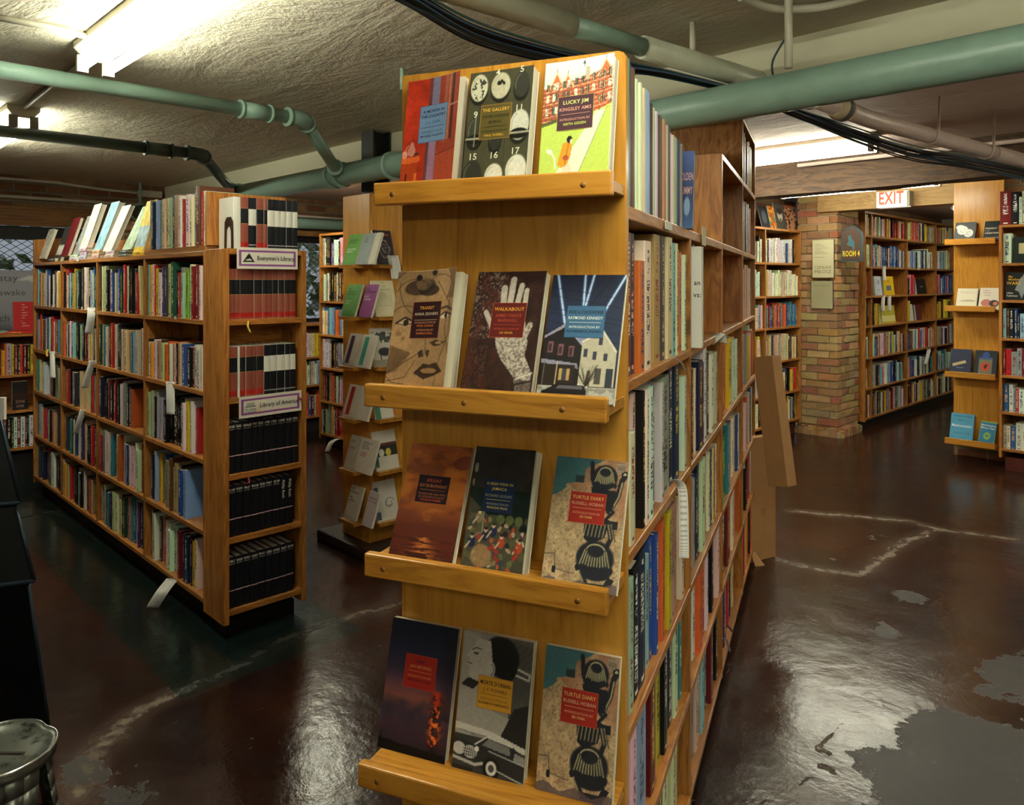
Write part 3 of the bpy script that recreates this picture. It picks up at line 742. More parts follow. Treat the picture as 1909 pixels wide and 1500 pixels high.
# standing books on the raised board
fill(LU, 2.115, 2.79, 1.549, .23, 71, 'top of the left bookcase, nearest bay', 'books standing on top of the left bookcase',
     codes=[('T', .01, .235), ('d', .012, .225), ('g', .02, .22), ('n', .018, .22), ('k', .02, .215), ('l', .016, .225), ('g', .014, .222), ('g', .016, .222), ('l', .014, .225), ('c', .02, .225), ('c', .02, .225), ('c', .02, .225), ('s', .016, .225), ('s', .012, .225), ('k', .018, .23), ('T', .03, .232), ('w', .02, .225), ('r', .012, .21), ('k', .022, .205), ('w', .03, .225), ('w', .022, .215), ('c', .022, .22), ('s', .02, .225), ('B', .03, .25), ('r', .02, .225), ('w', .012, .225), ('n', .014, .21)], depth=.15)

# --- series end case
EC = frame((-2.891, 1.264, 0), (0, 1, 0)); Ez = [1.251, .943, .644, .396, .115]
bookcase('narrow wooden end bookcase holding red and black series hardbacks', EC, .355, .178, Ez, 1.53, (), b=.022)
RED, BK, LBL = srgb('#8e4b3c'), srgb('#15171d'), srgb('#dcd8cc'); GOLD = srgb('#c9a35c'); HOT = srgb('#a8221c'); CRM = srgb('#d9cba6')
redb = [(0, .035, RED), (.035, .13, HOT), (.13, .49, RED), (.49, .495, GOLD), (.495, .785, BK), (.785, .79, GOLD), (.79, 1, RED)]
blkb = [(0, .07, BK), (.07, .09, srgb('#9a9a98')), (.09, .46, BK), (.46, .78, LBL), (.78, 1, BK)]
loab = [(0, .335, BK), (.335, .345, srgb('#b33a3a')), (.345, .357, srgb('#e6e6e6')), (.357, .362, srgb('#34507a')), (.362, 1, BK)]
def series(row, z, spec, x, front=.012):
    for k, (kind, w, h) in enumerate(spec):
        code = {'R': 'r', 'K': 'k', 'L': 'k', 'W': 'w', 'P': 'k'}[kind]
        rec(EC @ T(x, front + RB.uniform(0, .004), z), w, h, .135, code, row, 'series hardbacks in the narrow end bookcase', k, hard=True,
            bands={'R': redb, 'K': blkb, 'L': loab, 'P': loab, 'W': None}[kind], mode=1.0 if kind == 'L' else 0)
        b = BOOKS[-1]; b['end'] = 'left'
        b['c'] = {'R': LBL, 'K': LBL, 'L': BK, 'P': BK, 'W': LBL}[kind]; b['ink'] = srgb('#e4e0d4'); b['pc'] = srgb('#d9d2c0'); b['kindname'] = {'R': 'red series hardback with black label', 'K': 'black series hardback with white label', 'L': 'black jacketed volume with thin striped band', 'P': 'black jacketed volume with large white name', 'W': 'thin white book'}[kind]
        if kind == 'P': b['text'] = True
        x += w + .0012
h = .205
series('top of the narrow end bookcase', 1.531, [('W', .03, h), ('R', .031, h), ('K', .033, h), ('R', .030, h), ('R', .014, h), ('K', .028, h), ('K', .026, h), ('K', .026, h), ('K', .026, h), ('K', .024, h)], .045)
h = .20
series('second row of the narrow end bookcase', 1.251, [('R', .026, h), ('R', .022, h), ('R', .056, h), ('R', .034, h), ('R', .018, h), ('R', .025, h), ('R', .024, h), ('R', .025, h), ('R', .02, h), ('R', .03, h)], .024)
series('third row of the narrow end bookcase', .943, [('R', .038, h), ('W', .008, h), ('R', .024, h), ('R', .025, h), ('R', .018, h), ('R', .03, h), ('K', .026, h), ('K', .028, h), ('K', .034, h), ('K', .022, h), ('K', .025, h)], .024)
series('fourth row of the narrow end bookcase', .644, [('L', .03, .2), ('L', .026, .2), ('L', .04, .2), ('L', .022, .2), ('L', .026, .2), ('L', .026, .2), ('L', .03, .2), ('L', .034, .2), ('L', .028, .2), ('L', .028, .2)], .024)
series('fifth row of the narrow end bookcase', .396, [('L', .03, .2), ('L', .03, .2), ('L', .03, .2), ('L', .034, .2), ('L', .026, .2), ('L', .03, .2), ('L', .032, .2), ('P', .026, .2), ('P', .03, .2)], .024)
series('bottom row of the narrow end bookcase', .115, [('L', .03, .2), ('L', .03, .2), ('L', .03, .2), ('L', .03, .2), ('L', .032, .2), ('L', .026, .2), ('L', .034, .2), ('L', .03, .2), ('L', .03, .2)], .024)

# --- central bookcase
OC = Vector((-.7833, 1.0297, 0)); Nc = Vector((.9167, .3995, 0)); Lc = Vector((-.3995, .9167, 0)); WC = .4275
MC = frame(OC - Nc * WC, Nc); SC = frame(OC, Lc)
SCz = [1.532, 1.228, .927, .618, .350, .085]
t = thing('central_bookcase', 'tall double-sided wooden bookcase in the centre with a face-out end panel', 'bookcase', MC)
def cpart(nm, a, c, mt, bev=.002, par=None): return MB().box(a, c).build(nm, mt, par or t, bevel=bev)
m = MB(); r_ = .012; poly = [(0, 0, .05), (WC + .004, 0, .05), (WC + .004, 0, 1.79 - r_), (WC + .004 - r_ * .3, 0, 1.79 - r_ * .3), (WC + .004 - r_, 0, 1.79), (0, 0, 1.79)]
m.prism(poly, (0, .02, 0)); m.build('end_panel', VZ, t)
yv = [.021, .7256, 1.411, 2.154, 2.82]
def divider(y, top, th=.02): return cpart('divider', (.003, y - th / 2, .05), (WC - .001, y + th / 2, top), WZ)
divider(yv[1], 1.512); divider(yv[2], 1.837); divider(yv[3], 2.12, .022); divider(yv[4], 2.12, .022)
def crun(ya, yb, z, th=.02, sh='shelf'):
    cpart(sh, (.22, ya, z - th), (WC, yb, z), WY); cpart(sh, (0, ya, z - th), (.205, yb, z), WY)
ys = [(yv[0], yv[1] - .01), (yv[1] + .01, yv[2] - .01), (yv[2] + .01, yv[3] - .011), (yv[3] + .011, yv[4] - .011)]
for z in SCz[1:]:
    for a, c in ys: crun(a, c, z)
crun(yv[0], yv[2] - .01, 1.532, .024, 'top_shelf'); crun(ys[2][0], ys[2][1], 1.532); crun(ys[3][0], ys[3][1], 1.532)
crun(ys[2][0], ys[2][1], 1.837, .02, 'top_board'); crun(ys[3][0], ys[3][1], 1.837); crun(ys[3][0], ys[3][1], 2.12, .02, 'top_board')
cpart('back_panel', (.206, .021, .06), (.219, yv[2], 1.508), WY, 0); cpart('back_panel', (.206, yv[2] + .01, .06), (.219, yv[3] - .011, 1.81), WY, 0); cpart('back_panel', (.206, yv[3] + .011, .06), (.219, yv[4] - .011, 2.1), WY, 0)
cpart('kick_board', (.03, .04, 0), (WC - .03, yv[4] - .04, .05), KICK, 0)
# ledges of the end panel (z of the lip top, depth of the ledge)
LEDGE = [(1.576, .095), (1.222, .125), (.926, .125), (.571, .145)]
PEG = flat('round_wood_plug', '#8a5a26', .4)
for k, (z, s) in enumerate(LEDGE):
    lh = .040
    lg = cpart('ledge', (-.002, -s + .019, z - lh + .008), (WC + .002, -.0005, z - lh + .026), VX, .001)
    lp = MB().box((-.004, -s, z - lh), (WC + .004, -s + .0185, z)).build('lip', VX, lg, bevel=.003)
    for px_ in ((.035, .385) if k != 1 else (.035, .19, .36)):
        M_ = T(px_, -s - .0004, z - lh * .55) @ RXm(PI / 2); m = MB(); m.lathe([(0, 0), (.0048, 0), (.005, -.0015)], 14, M_); m.build('wood_plug', PEG, lp)

def crow(r, bay, codes, **k):
    a, c = ys[bay]
    if (r, bay) == (0, 0): c -= .062
    if (r, bay) == (1, 1): a += .045
    names = ['nearest bay', 'second bay', 'third bay', 'far tall bay']; rn = {-1: 'highest', 0: 'top', 1: 'second', 2: 'third', 3: 'fourth', 4: 'fifth', 5: 'bottom'}[r]
    z = {-1: 1.837}.get(r, SCz[max(r, 0)])
    nxt = {(-1): 2.1, 0: 1.81}.get(r, None) or (SCz[r - 1] - .02)
    fill(SC, a + .002, c - .002, z, nxt - z, 1000 + 17 * r + bay, '%s shelf, %s of the central bookcase' % (rn, names[bay]), 'books on the right side of the central bookcase', codes=codes, depth=.17, end='near', **k)
X_ = lambda s_: [(q[0], float(q[1:].split('/')[0]) / 1000, float(q.split('/')[1]) / 1000) + ((float(q.split('/')[2]) / 1000,) if q.count('/') > 1 else ()) for q in s_.split()]
crow(0, 0, X_('w10/262 r6/260 t14/262 K10/258 B14/255 s12/255 w10/245 w10/242 b10/243 c10/240 l12/242 l10/240 d8/226 k16/225 c10/222 k10/220 w12/222 K12/222 B12/222 d8/220 T10/220 r12/218 c14/215 K12/212 r10/210 w10/208 w14/207 s12/206 c10/206 l10/208 b12/210 n10/210 g12/205'), front=(.004, .01), mode=0)
crow(1, 0, X_('k30/208/18 d26/262/14 n20/262/16 o26/212/6 w34/252/6 B20/232 K16/242 T40/272/14 K26/272/12 c34/272/6 l24/262/6 c12/262/4 T20/250 g18/250 o22/245 w18/240'), hard=.7)
crow(2, 0, X_('g14/190 s14/195/10 c20/200/5 t16/195 w20/262/20 k12/262/6 w16/262/4 w20/262/4 s20/255 B12/252 v18/255 w14/256 g50/262/12 n30/285/14 n34/285/10 r12/250 y14/240 w20/235'), hard=.7)
crow(3, 0, X_('w14/235 s20/240/12 s20/240/10 k28/250/12 n30/262/12 w10/245 l22/225 b18/252 b14/250 w20/240 o16/262 k16/262 y22/262 i20/268/8 b14/268 s16/262 T20/250 w20/245 k18/240'), hard=.7)
crow(4, 0, X_('w18/200 w16/205 w18/210 w20/210 l40/232/12 r20/232 d26/228 s26/226 y24/240 k20/245 p34/250 k24/250 w24/240 k20/230 t18/225'), hard=.7)
crow(5, 0, X_('i20/220 d18/225 w24/240 w22/240 r24/235 k20/240 w30/245 G26/240 w28/240 T24/240 n20/235 w30/240 k24/240 c20/230'), hard=.5)
crow(1, 1, X_('K30/270/4 k14/240'), hard=.7, gap=.3)
crow(2, 1, X_('w26/240 n16/238 o12/235 y12/235 w10/235 c14/235 n44/248/6 d12/240 w30/285/6 G14/282 w20/280 k26/250 w30/245 b30/240 w28/242 c24/240'), hard=.6)
crow(3, 1, X_('s30/240 k18/230 r16/235 g18/240 b14/240 n16/240 n24/262 w40/262/8 k20/250 w28/250 r20/245 w26/240 K24/240 c20/240 o22/235 w24/235'), hard=.5)
crow(4, 1, X_('k24/225 w26/230 g20/230 w24/232 o34/242 w20/240 r24/235 w20/240 c26/240 s20/240 k24/235 b18/235 r20/230 w26/232'), hard=.5)
crow(5, 1, X_('w26/230 w20/235 g26/230 c24/240 r18/235 l30/240 i26/240 n22/238 d22/238 w24/230 s20/225 k20/220'), hard=.5)
crow(2, 2, X_('r26/245 r18/245 o34/250 o30/255 y60/262/8 y26/262 w20/240 k22/230 w20/240 n20/235 c26/240 r20/230'), hard=.8)
crow(3, 2, X_('m34/220/6 m28/226 G30/232 t36/252/6 w20/230 w22/235 k20/230 r20/228 w24/232 c24/230 b20/230 w20/225'), hard=.8)
crow(4, 2, X_('w24/220 w30/225 K40/235 d40/235/8 w20/220 r20/225 w26/230 k20/228 w22/225 y18/225 w26/225 o20/220'), hard=.6)
crow(5, 2, X_('b24/210 k36/225 p30/220 w20/220 w26/225 r20/220 w24/220 k20/215 w22/215 c20/215'), hard=.6)
for r in (-1, 0, 1, 2, 3, 4, 5): crow(r, 3, None, hr=(.76, .92), mix='wwwrkkboylwcgwr')
# ------------------------------------------------------------------ other shelving
NMS = ['top', 'second', 'third', 'fourth', 'fifth', 'sixth', 'bottom']
# shelves at back left, facing the camera
BA = frame((-5.82, 3.38, 0), (1, 0, 0)); Az = [1.54, 1.237, .953, .672, .387, .112]
bookcase('tall wooden bookcase at back left behind the display pillar', BA, 1.5, .26, Az, 1.81, [.75])
for r in range(6):
    for q in range(2):
        fill(BA, .019 + q * .74, .745 + q * .74, Az[r], .26, 2000 + r * 3 + q, '%s shelf, %s of the tall back left bookcase' % (NMS[r], ['left bay', 'right bay'][q]), 'books in the tall back left bookcase', depth=.15, mix=('kkwpikwgkB', 'gwwkkBTwk', 'tlbwyrokw', 'wkwBkgkw', 'owcwdkkkg', 'wsgwkroyk')[r])
BW = frame((-6.33, 3.24, 0), (0, 1, 0)); Wz = [.703, .444, .155]
bookcase('low wooden bookcase under the back window', BW, 1.5, .30, Wz, 1.01, [.75], kick=.13)
for r in range(3):
    for q in range(2): fill(BW, .019 + q * .74, .745 + q * .74, Wz[r], .25, 2100 + r * 3 + q, '%s shelf of the low bookcase under the back window, %s bay' % (NMS[r], ['left', 'right'][q]), 'books in the low back bookcase', depth=.15, mix=('yywcwkcw', 'lwcwwcgw', 'lbnodrcwo')[r])
# shelf under left window
BL = frame((-6.30, -.4, 0), (0, 1, 0)); Blz = [.743, .488, .222]
bookcase('low wooden bookcase under the left window', BL, 2.35, .33, Blz, 1.03, [.78, 1.45], kick=.2)
for r in range(3):
    for q, (a, c) in enumerate(((.02, .77), (.79, 1.44), (1.46, 2.33))):
        if r == 1 and q == 2:
            fill(BL, a, .0 + 1.60, Blz[r], .25, 2200, '%s shelf, right bay of the low left window bookcase' % NMS[r], 'books under the left window', codes=list('gwwk'), depth=.15); continue
        fill(BL, a, c, Blz[r], .235, 2210 + r * 3 + q, '%s shelf, %s bay of the low left window bookcase' % (NMS[r], ['left', 'middle', 'right'][q]), 'books under the left window', depth=.15, mix=('drgTwpvkdoodyy', 'wkgr', 'wrkwkgwdd')[r])
# shelving left of the brick pillar
SW = frame((-3.15, 5.13, 0), (0, 1, 0)); Sz = [1.568, 1.275, .997, .70, .41, .15]
bookcase('tall wooden bookcase against the wall left of the brick pillar', SW, 1.70, .31, Sz, 1.87, [.5, 1.02], kick=.12, kickmat=flat('red_brown_kick_paint', '#4a1b14', .5))
mixes = ['wwwnkbwwwb', 'wwwwcwwwck', 'tbbotogGrd', 'cccccccKK', 'kkwroywkrwkb', 'kkwgkyk']
for r in range(6):
    for q, (a, c) in enumerate(((.02, .49), (.51, 1.01), (1.03, 1.68))):
        fill(SW, a, c, Sz[r], .245, 2300 + r * 3 + q, '%s shelf, %s bay left of the brick pillar' % (NMS[r], ['farther left', 'slim middle', 'wide right'][q]), 'books in the wall case left of the pillar', depth=.16, mix=mixes[r] if q == 2 else 'wkwgwyk', tmin=.012, tmax=.03)
# room 4
R4 = frame((-2.80, 7.42, 0), (0, 1, 0)); Rz = [1.844, 1.546, 1.264, .977, .674, .381, .104]
def yR(px): # local x of a divider seen at px
    p = PX(px, 600, -2.80) ; return p.y - 7.42
rd = [yR(1626), yR(1692), yR(1746)]
bookcase('wall of tall wooden shelves seen through the doorway of the far room', R4, 3.2, .30, Rz, 2.07, rd + [2.75], kick=.1)
for r in range(7):
    for q, (a, c) in enumerate(zip([.0] + rd + [2.75], rd + [2.75, 3.2])):
        a += .021; c -= .012
        if c - a < .03: continue
        if r == 2 and q == 1: continue
        if r == 3 and q in (1, 2): c = a + (c - a) * .25
        if r == 2 and q == 2: c = a + (c - a) * .35
        fill(R4, a, c, Rz[r], .215 if r == 0 else .235, 2400 + r * 7 + q, '%s shelf, %s of the far room shelves' % (NMS[r], ['slim left bay', 'second bay', 'third bay', 'fourth bay', 'last bay'][q]), 'books on the far room shelves', depth=.17, tmin=.013, tmax=.04,
             mix=['wwkrwgwyo', 'wwcwkbnwlb', 'rgbiwk', 'yykkwy', 'rdyBwkwblcw', 'wcwnbklotwls', 'wwwkdyBgwk'][r])
# right hand wall case
RC = frame((-1.50, 6.52, 0), (1, 0, 0)); RCz = [1.537, 1.265, .984, .71, .44, .168]
RCx = PY(1862, 500, 6.52).x
RC = frame((RCx, 6.52, 0), (1, 0, 0))
bookcase('tall wooden bookcase at the right edge beside the display panel', RC, 1.9, .34, RCz, 1.82, [.62, 1.25], kick=.13, kickmat=flat('rust_red_kick_paint', '#5a2015', .5))
mx = ['wkG', 'kkK', 'wBkkkbbl', 'gdrwkddrdg', 'wnblwryyg', 'cwwkbnwy', '']
for r in range(6):
    for q, (a, c) in enumerate(((.02, .61), (.63, 1.24), (1.26, 1.88))):
        if r == 1 and q == 0: continue
        if r == 0 and q == 0:
            fill(RC, a, .12, RCz[r], .25, 2700, 'top shelf at left of the right edge bookcase', 'books in the right edge bookcase', codes=[('w', .05, .22), ('w', .02, .2)], depth=.15); continue
        fill(RC, a, c, RCz[r], .235, 2710 + r * 3 + q, '%s shelf, %s of the right edge bookcase' % (NMS[r], ['left bay', 'middle bay', 'last bay'][q]), 'books in the right edge bookcase', depth=.16, tmin=.014, tmax=.04, mix=mx[r])
fill(RC, .0, 1.8, 1.821, .25, 2790, 'very top of the right edge bookcase', 'books on top of the right edge bookcase', codes=[('d', .07, .25), ('k', .05, .24), ('w', .016, .2), ('w', .02, .24), ('w', .022, .26), ('c', .02, .25), ('y', .03, .24)] + list('wgkwbrcwk'), depth=.17)
# display panel left of it
PANEL_X0 = PY(1778, 500, 6.78).x; PANEL_X1 = PY(1872, 500, 6.78).x
MPn = frame((PANEL_X0, 6.78, 0), (1, 0, 0)); WPn = PANEL_X1 - PANEL_X0
t = thing('book_display_stand', 'bright varnished plywood display panel with four ledges at right', 'display panel', MPn)
MB().box((0, 0, .09), (WPn, .02, Z2 - .005)).build('board', VZ, t, bevel=.002)
PLZ = [1.69, 1.168, .65, .125]
for z in PLZ:
    lg = MB().box((-.0, -.11, z), (WPn - .03, -.0005, z + .018)).build('ledge', VX, t)
    MB().box((-.03, -.13, z), (WPn - .03, -.1105, z + .045)).build('lip', VX, lg, bevel=.002)
LIMIT = 258
# ------------------------------------------------------------------ lettering (built-in font, turned to mesh)
_TC = {}
def text_geo(s, bold):
    k = (s, bold)
    if k in _TC: return _TC[k]
    cu = bpy.data.curves.new('t', 'FONT'); cu.body = s; cu.size = 1.0; cu.resolution_u = 2; cu.offset = bold; cu.space_character = 1.05
    ob = bpy.data.objects.new('t', cu); me = bpy.data.meshes.new_from_object(ob)
    v = [(a.co.x, a.co.y) for a in me.vertices]; f = [list(p.vertices) for p in me.polygons]
    bpy.data.objects.remove(ob); bpy.data.curves.remove(cu); bpy.data.meshes.remove(me)
    _TC[k] = (v, f); return _TC[k]
def lettering(par, name, items, y=-.001, rot=False, deform=None, mat=None, bold=.012):
    """items: (text, centre x, base z, cap height, colour, widest, [align])"""
    m = MB()
    for it in items:
        s, cx, zb, cap, c, mw = it[:6]; al = it[6] if len(it) > 6 else 'c'
        v, f = text_geo(s, bold)
        if not v: continue
        x0 = min(p[0] for p in v); x1 = max(p[0] for p in v); k = cap / .72; w = (x1 - x0) * k; kx = k if w <= mw else k * mw / w; w = (x1 - x0) * kx
        sx = -w / 2 if al == 'c' else (0 if al == 'l' else -w)
        n = len(m.v)
        for p in v:
            a, b = (p[0] - x0) * kx + sx, p[1] * k
            if rot: q = (cx + b - cap / 2, y, zb - a)
            else: q = (cx + a, y, zb + b)
            if deform: q = (q[0], q[1] + deform(q[0]), q[2])
            m.v.append(q)
        for q in f: m.face([n + i for i in q], c1=c)
    if not m.v: return None
    return m.build(name, mat or PRINT, par, attrs=True)

# ------------------------------------------------------------------ drawn pictures for covers and posters
class Canvas:
    def __init__(s, base, w=100, h=160):
        s.w, s.h = w, h; s.a = np.zeros((h, w, 3)); s.a[:] = s.c(base)
        yy, xx = np.mgrid[0:h, 0:w]; s.X = xx / (w - 1); s.Y = yy / (h - 1); s.asp = h / w
    def c(s, h):
        if isinstance(h, str): h = h.lstrip('#'); return np.array([int(h[i:i + 2], 16) / 255 for i in (0, 2, 4)])
        return np.array(h)
    def put(s, m, col, al=1.0):
        col = s.c(col) if not isinstance(col, np.ndarray) or col.ndim == 1 else col
        k = (m * al)[..., None]; s.a = s.a * (1 - k) + col * k; return s
    def rect(s, x0, y0, x1, y1, col, al=1.0): return s.put(((s.X >= x0) & (s.X <= x1) & (s.Y >= y0) & (s.Y <= y1)).astype(float), col, al)
    def poly(s, pts, col, al=1.0):
        m = np.zeros(s.X.shape, bool); n = len(pts)
        for i in range(n):
            (x0, y0), (x1, y1) = pts[i], pts[(i + 1) % n]
            if y0 == y1: continue
            c_ = ((s.Y > y0) != (s.Y > y1)) & (s.X < (x1 - x0) * (s.Y - y0) / (y1 - y0) + x0); m ^= c_
        return s.put(m.astype(float), col, al)
    def ell(s, cx, cy, rx, ry, col, al=1.0, rot=0, soft=.06):
        dx, dy = s.X - cx, (s.Y - cy); ca, sa = math.cos(rot), math.sin(rot)
        u = (dx * ca + dy * s.asp * sa) / rx; v = (-dx * sa + dy * s.asp * ca) / (ry * s.asp)
        d = np.sqrt(u * u + v * v); return s.put(np.clip((1 + soft - d) / (2 * soft), 0, 1), col, al)
    def line(s, pts, wd, col, al=1.0):
        m = np.full(s.X.shape, 9.0)
        for (x0, y0), (x1, y1) in zip(pts, pts[1:]):
            ax, ay, bx_, by = x0, y0 * s.asp, x1, y1 * s.asp; dx, dy = bx_ - ax, by - ay; L = dx * dx + dy * dy + 1e-9
            t = np.clip(((s.X - ax) * dx + (s.Y * s.asp - ay) * dy) / L, 0, 1)
            m = np.minimum(m, np.hypot(s.X - ax - t * dx, s.Y * s.asp - ay - t * dy))
        return s.put(np.clip((wd - m) / (.008) + .5, 0, 1), col, al)
    def arc(s, cx, cy, rx, ry, a0, a1, wd, col, al=1.0):
        return s.line([(cx + rx * math.cos(math.radians(a0 + (a1 - a0) * i / 10)), cy + ry * math.sin(math.radians(a0 + (a1 - a0) * i / 10))) for i in range(11)], wd, col, al)
    def noise(s, fx, fy, seed=0, octv=3):
        r = np.random.RandomState(seed); out = np.zeros(s.X.shape); amp = 1; tot = 0
        for o in range(octv):
            gx, gy = int(fx * 2 ** o) + 2, int(fy * 2 ** o) + 2; g = r.rand(gy + 1, gx + 1)
            u = s.X * (gx - 1); v = s.Y * (gy - 1); iu = u.astype(int); iv = v.astype(int); fu = u - iu; fv = v - iv; fu = fu * fu * (3 - 2 * fu); fv = fv * fv * (3 - 2 * fv)
            out += amp * ((g[iv, iu] * (1 - fu) + g[iv, iu + 1] * fu) * (1 - fv) + (g[iv + 1, iu] * (1 - fu) + g[iv + 1, iu + 1] * fu) * fv); tot += amp; amp *= .5
        return out / tot
    def grad(s, stops):
        ys_ = [p for p, _ in stops]; cs = np.array([s.c(c) for _, c in stops])
        for k in range(3): s.a[..., k] = np.interp(s.Y, ys_, cs[:, k])
        return s
    def grain(s, amt, seed=1, f=30): s.a = np.clip(s.a * (1 + amt * (s.noise(f, f * 1.5, seed, 2)[..., None] - .5) * 2), 0, 1); return s
    def mesh(s, name, w, h, par, y=0.0, deform=None, x0=0.0, z0=0.0, mat=None):
        lin = np.where(s.a <= .04045, s.a / 12.92, ((s.a + .055) / 1.055) ** 2.4).reshape(-1, 3)
        X, Z = x0 + s.X.ravel() * w, z0 + s.Y.ravel() * h; Yv = np.full(X.shape, y)
        if deform: Yv = Yv + np.array([deform(v) for v in X])
        co = np.stack([X, Yv, Z], 1).astype(np.float32)
        W_, H_ = s.w, s.h; i = np.arange((H_ - 1) * (W_ - 1)); r, c_ = i // (W_ - 1), i % (W_ - 1); a = r * W_ + c_
        fc = np.stack([a, a + 1, a + W_ + 1, a + W_], 1).astype(np.int32); nf = len(fc)
        me = bpy.data.meshes.new(name); me.vertices.add(len(co)); me.vertices.foreach_set('co', co.ravel())
        me.loops.add(nf * 4); me.loops.foreach_set('vertex_index', fc.ravel()); me.polygons.add(nf)
        me.polygons.foreach_set('loop_start', np.arange(nf, dtype=np.int32) * 4)
        at = me.attributes.new('Col', 'FLOAT_COLOR', 'POINT'); at.data.foreach_set('color', np.hstack([lin, np.ones((len(lin), 1))]).astype(np.float32).ravel())
        me.materials.append(mat or PRINT); me.update(calc_edges=True); me.polygons.foreach_set('use_smooth', [True] * nf)
        o = bpy.data.objects.new(name, me); COL.objects.link(o)
        if par: o.parent = par
        return o

def faceout(label, M, w, h, t, art=None, col='#cccccc', title=None, text=None, curl=0.0, group=None, hard=False, page='#ddd6c2', name='book'):
    """a book with its front cover to the viewer; local x along the cover, z up, the cover at y=0"""
    root = thing(name, label, 'book', M, group)
    c = srgb(col) if isinstance(col, str) else col
    df = (lambda x: -curl * max(0.0, min(1.0, x / w)) ** 2.0) if curl else None
    m = MB(); ct = .0018 if hard else .0007
    m.box((0, t - ct, 0), (w, t, h), c1=c); m.box((0, .0004, 0), (ct, t, h), c1=c)
    if not curl: m.box((0, 0.0001, 0), (w, ct, h), c1=c)
    m.build('cover', COVER, root, attrs=True)
    ins = .003 if hard else .0006
    MB().box((ct, ct + .0002, ins), (w - ins - .0006, t - ct, h - ins), c1=srgb(page)).build('page_block', PAGES, root, attrs=True)
    cv = art if art is not None else Canvas(col if isinstance(col, str) else '#cccccc', 6, 8)
    fr = cv.mesh('front_cover', w, h, root, y=-.0002, deform=df)
    if curl:
        sd = fr.modifiers.new('thick', 'SOLIDIFY'); sd.thickness = .0005; sd.offset = 0
    if title:
        x0, z0, x1, z1, bg, edge, items = title
        pn = MB(); N = 6
        for k in range(N):
            a = w * (x0 + (x1 - x0) * k / N); b = w * (x0 + (x1 - x0) * (k + 1) / N); da = df(a) if df else 0; db = df(b) if df else 0
            pn.quad([(a, -.0005 + da, z0 * h), (b, -.0005 + db, z0 * h), (b, -.0005 + db, z1 * h), (a, -.0005 + da, z1 * h)], c1=srgb(bg))
        e = .0007
        for (a, b, zz) in ((z0 * h, z0 * h + e, 0), (z1 * h - e, z1 * h, 0)):
            pn.quad([(x0 * w, -.0006 + (df(x0 * w) if df else 0), a), (x1 * w, -.0006 + (df(x1 * w) if df else 0), a), (x1 * w, -.0006 + (df(x1 * w) if df else 0), b), (x0 * w, -.0006 + (df(x0 * w) if df else 0), b)], c1=srgb(edge))
        for a in (x0 * w, x1 * w - e):
            d = df(a) if df else 0
            pn.quad([(a, -.0007 + d, z0 * h), (a + e, -.0007 + d, z0 * h), (a + e, -.0007 + d, z1 * h), (a, -.0007 + d, z1 * h)], c1=srgb(edge))
        po = pn.build('title_panel', PRINT, root, attrs=True)
        lettering(po, 'lettering', [(s_, w * (x0 + x1) / 2, h * zz, cap * h, srgb(cc), w * (x1 - x0) * .88) for s_, zz, cap, cc in items], y=-.0010, deform=df)
    if text:
        lettering(root, 'lettering', [(s_, w * xx, h * zz, cap * h, srgb(cc), w * mw, al) for s_, xx, zz, cap, cc, mw, al in text], y=-.0007, deform=df)
    return root
# ------------------------------------------------------------------ the twelve paperbacks on the end panel
def art_month():
    a = Canvas('#b8321c'); n = a.noise(5, 9, 4, 4)[..., None]; a.a = a.a * (.72 + .5 * n)
    a.rect(.42, 0, .48, 1, '#6a3a3a').rect(.48, 0, .62, 1, '#7d7490').rect(.50, 0, .60, .45, '#9a6f8c').rect(.62, .32, 1, 1, '#9a3a26')
    a.rect(.72, .4, .78, 1, '#a05a48').rect(.86, .42, .91, 1, '#4a2020').rect(.80, .42, .84, 1, '#b06a50').line([(.62, .70), (1, .73)], .012, '#b07a60').rect(.62, 0, 1, .32, '#a8452c').line([(.62, .30), (1, .34)], .01, '#7a2f22')
    a.poly([(0, .30), (.32, .31), (.33, .26), (0, .24)], '#d8622a').rect(.0, .02, .3, .25, '#a83c18').rect(.09, .02, .12, .16, '#3a1a12').rect(.25, 0, .30, .16, '#d06a30')
    a.ell(.17, .36, .07, .05, '#b87a70').ell(.17, .41, .035, .03, '#b87a70').ell(.05, .33, .05, .035, '#d8907a').ell(.27, .33, .05, .012, '#5a2a24').arc(.12, .37, .05, .04, 90, 270, .006, '#c89080')
    return a.grain(.10, 3, 40)
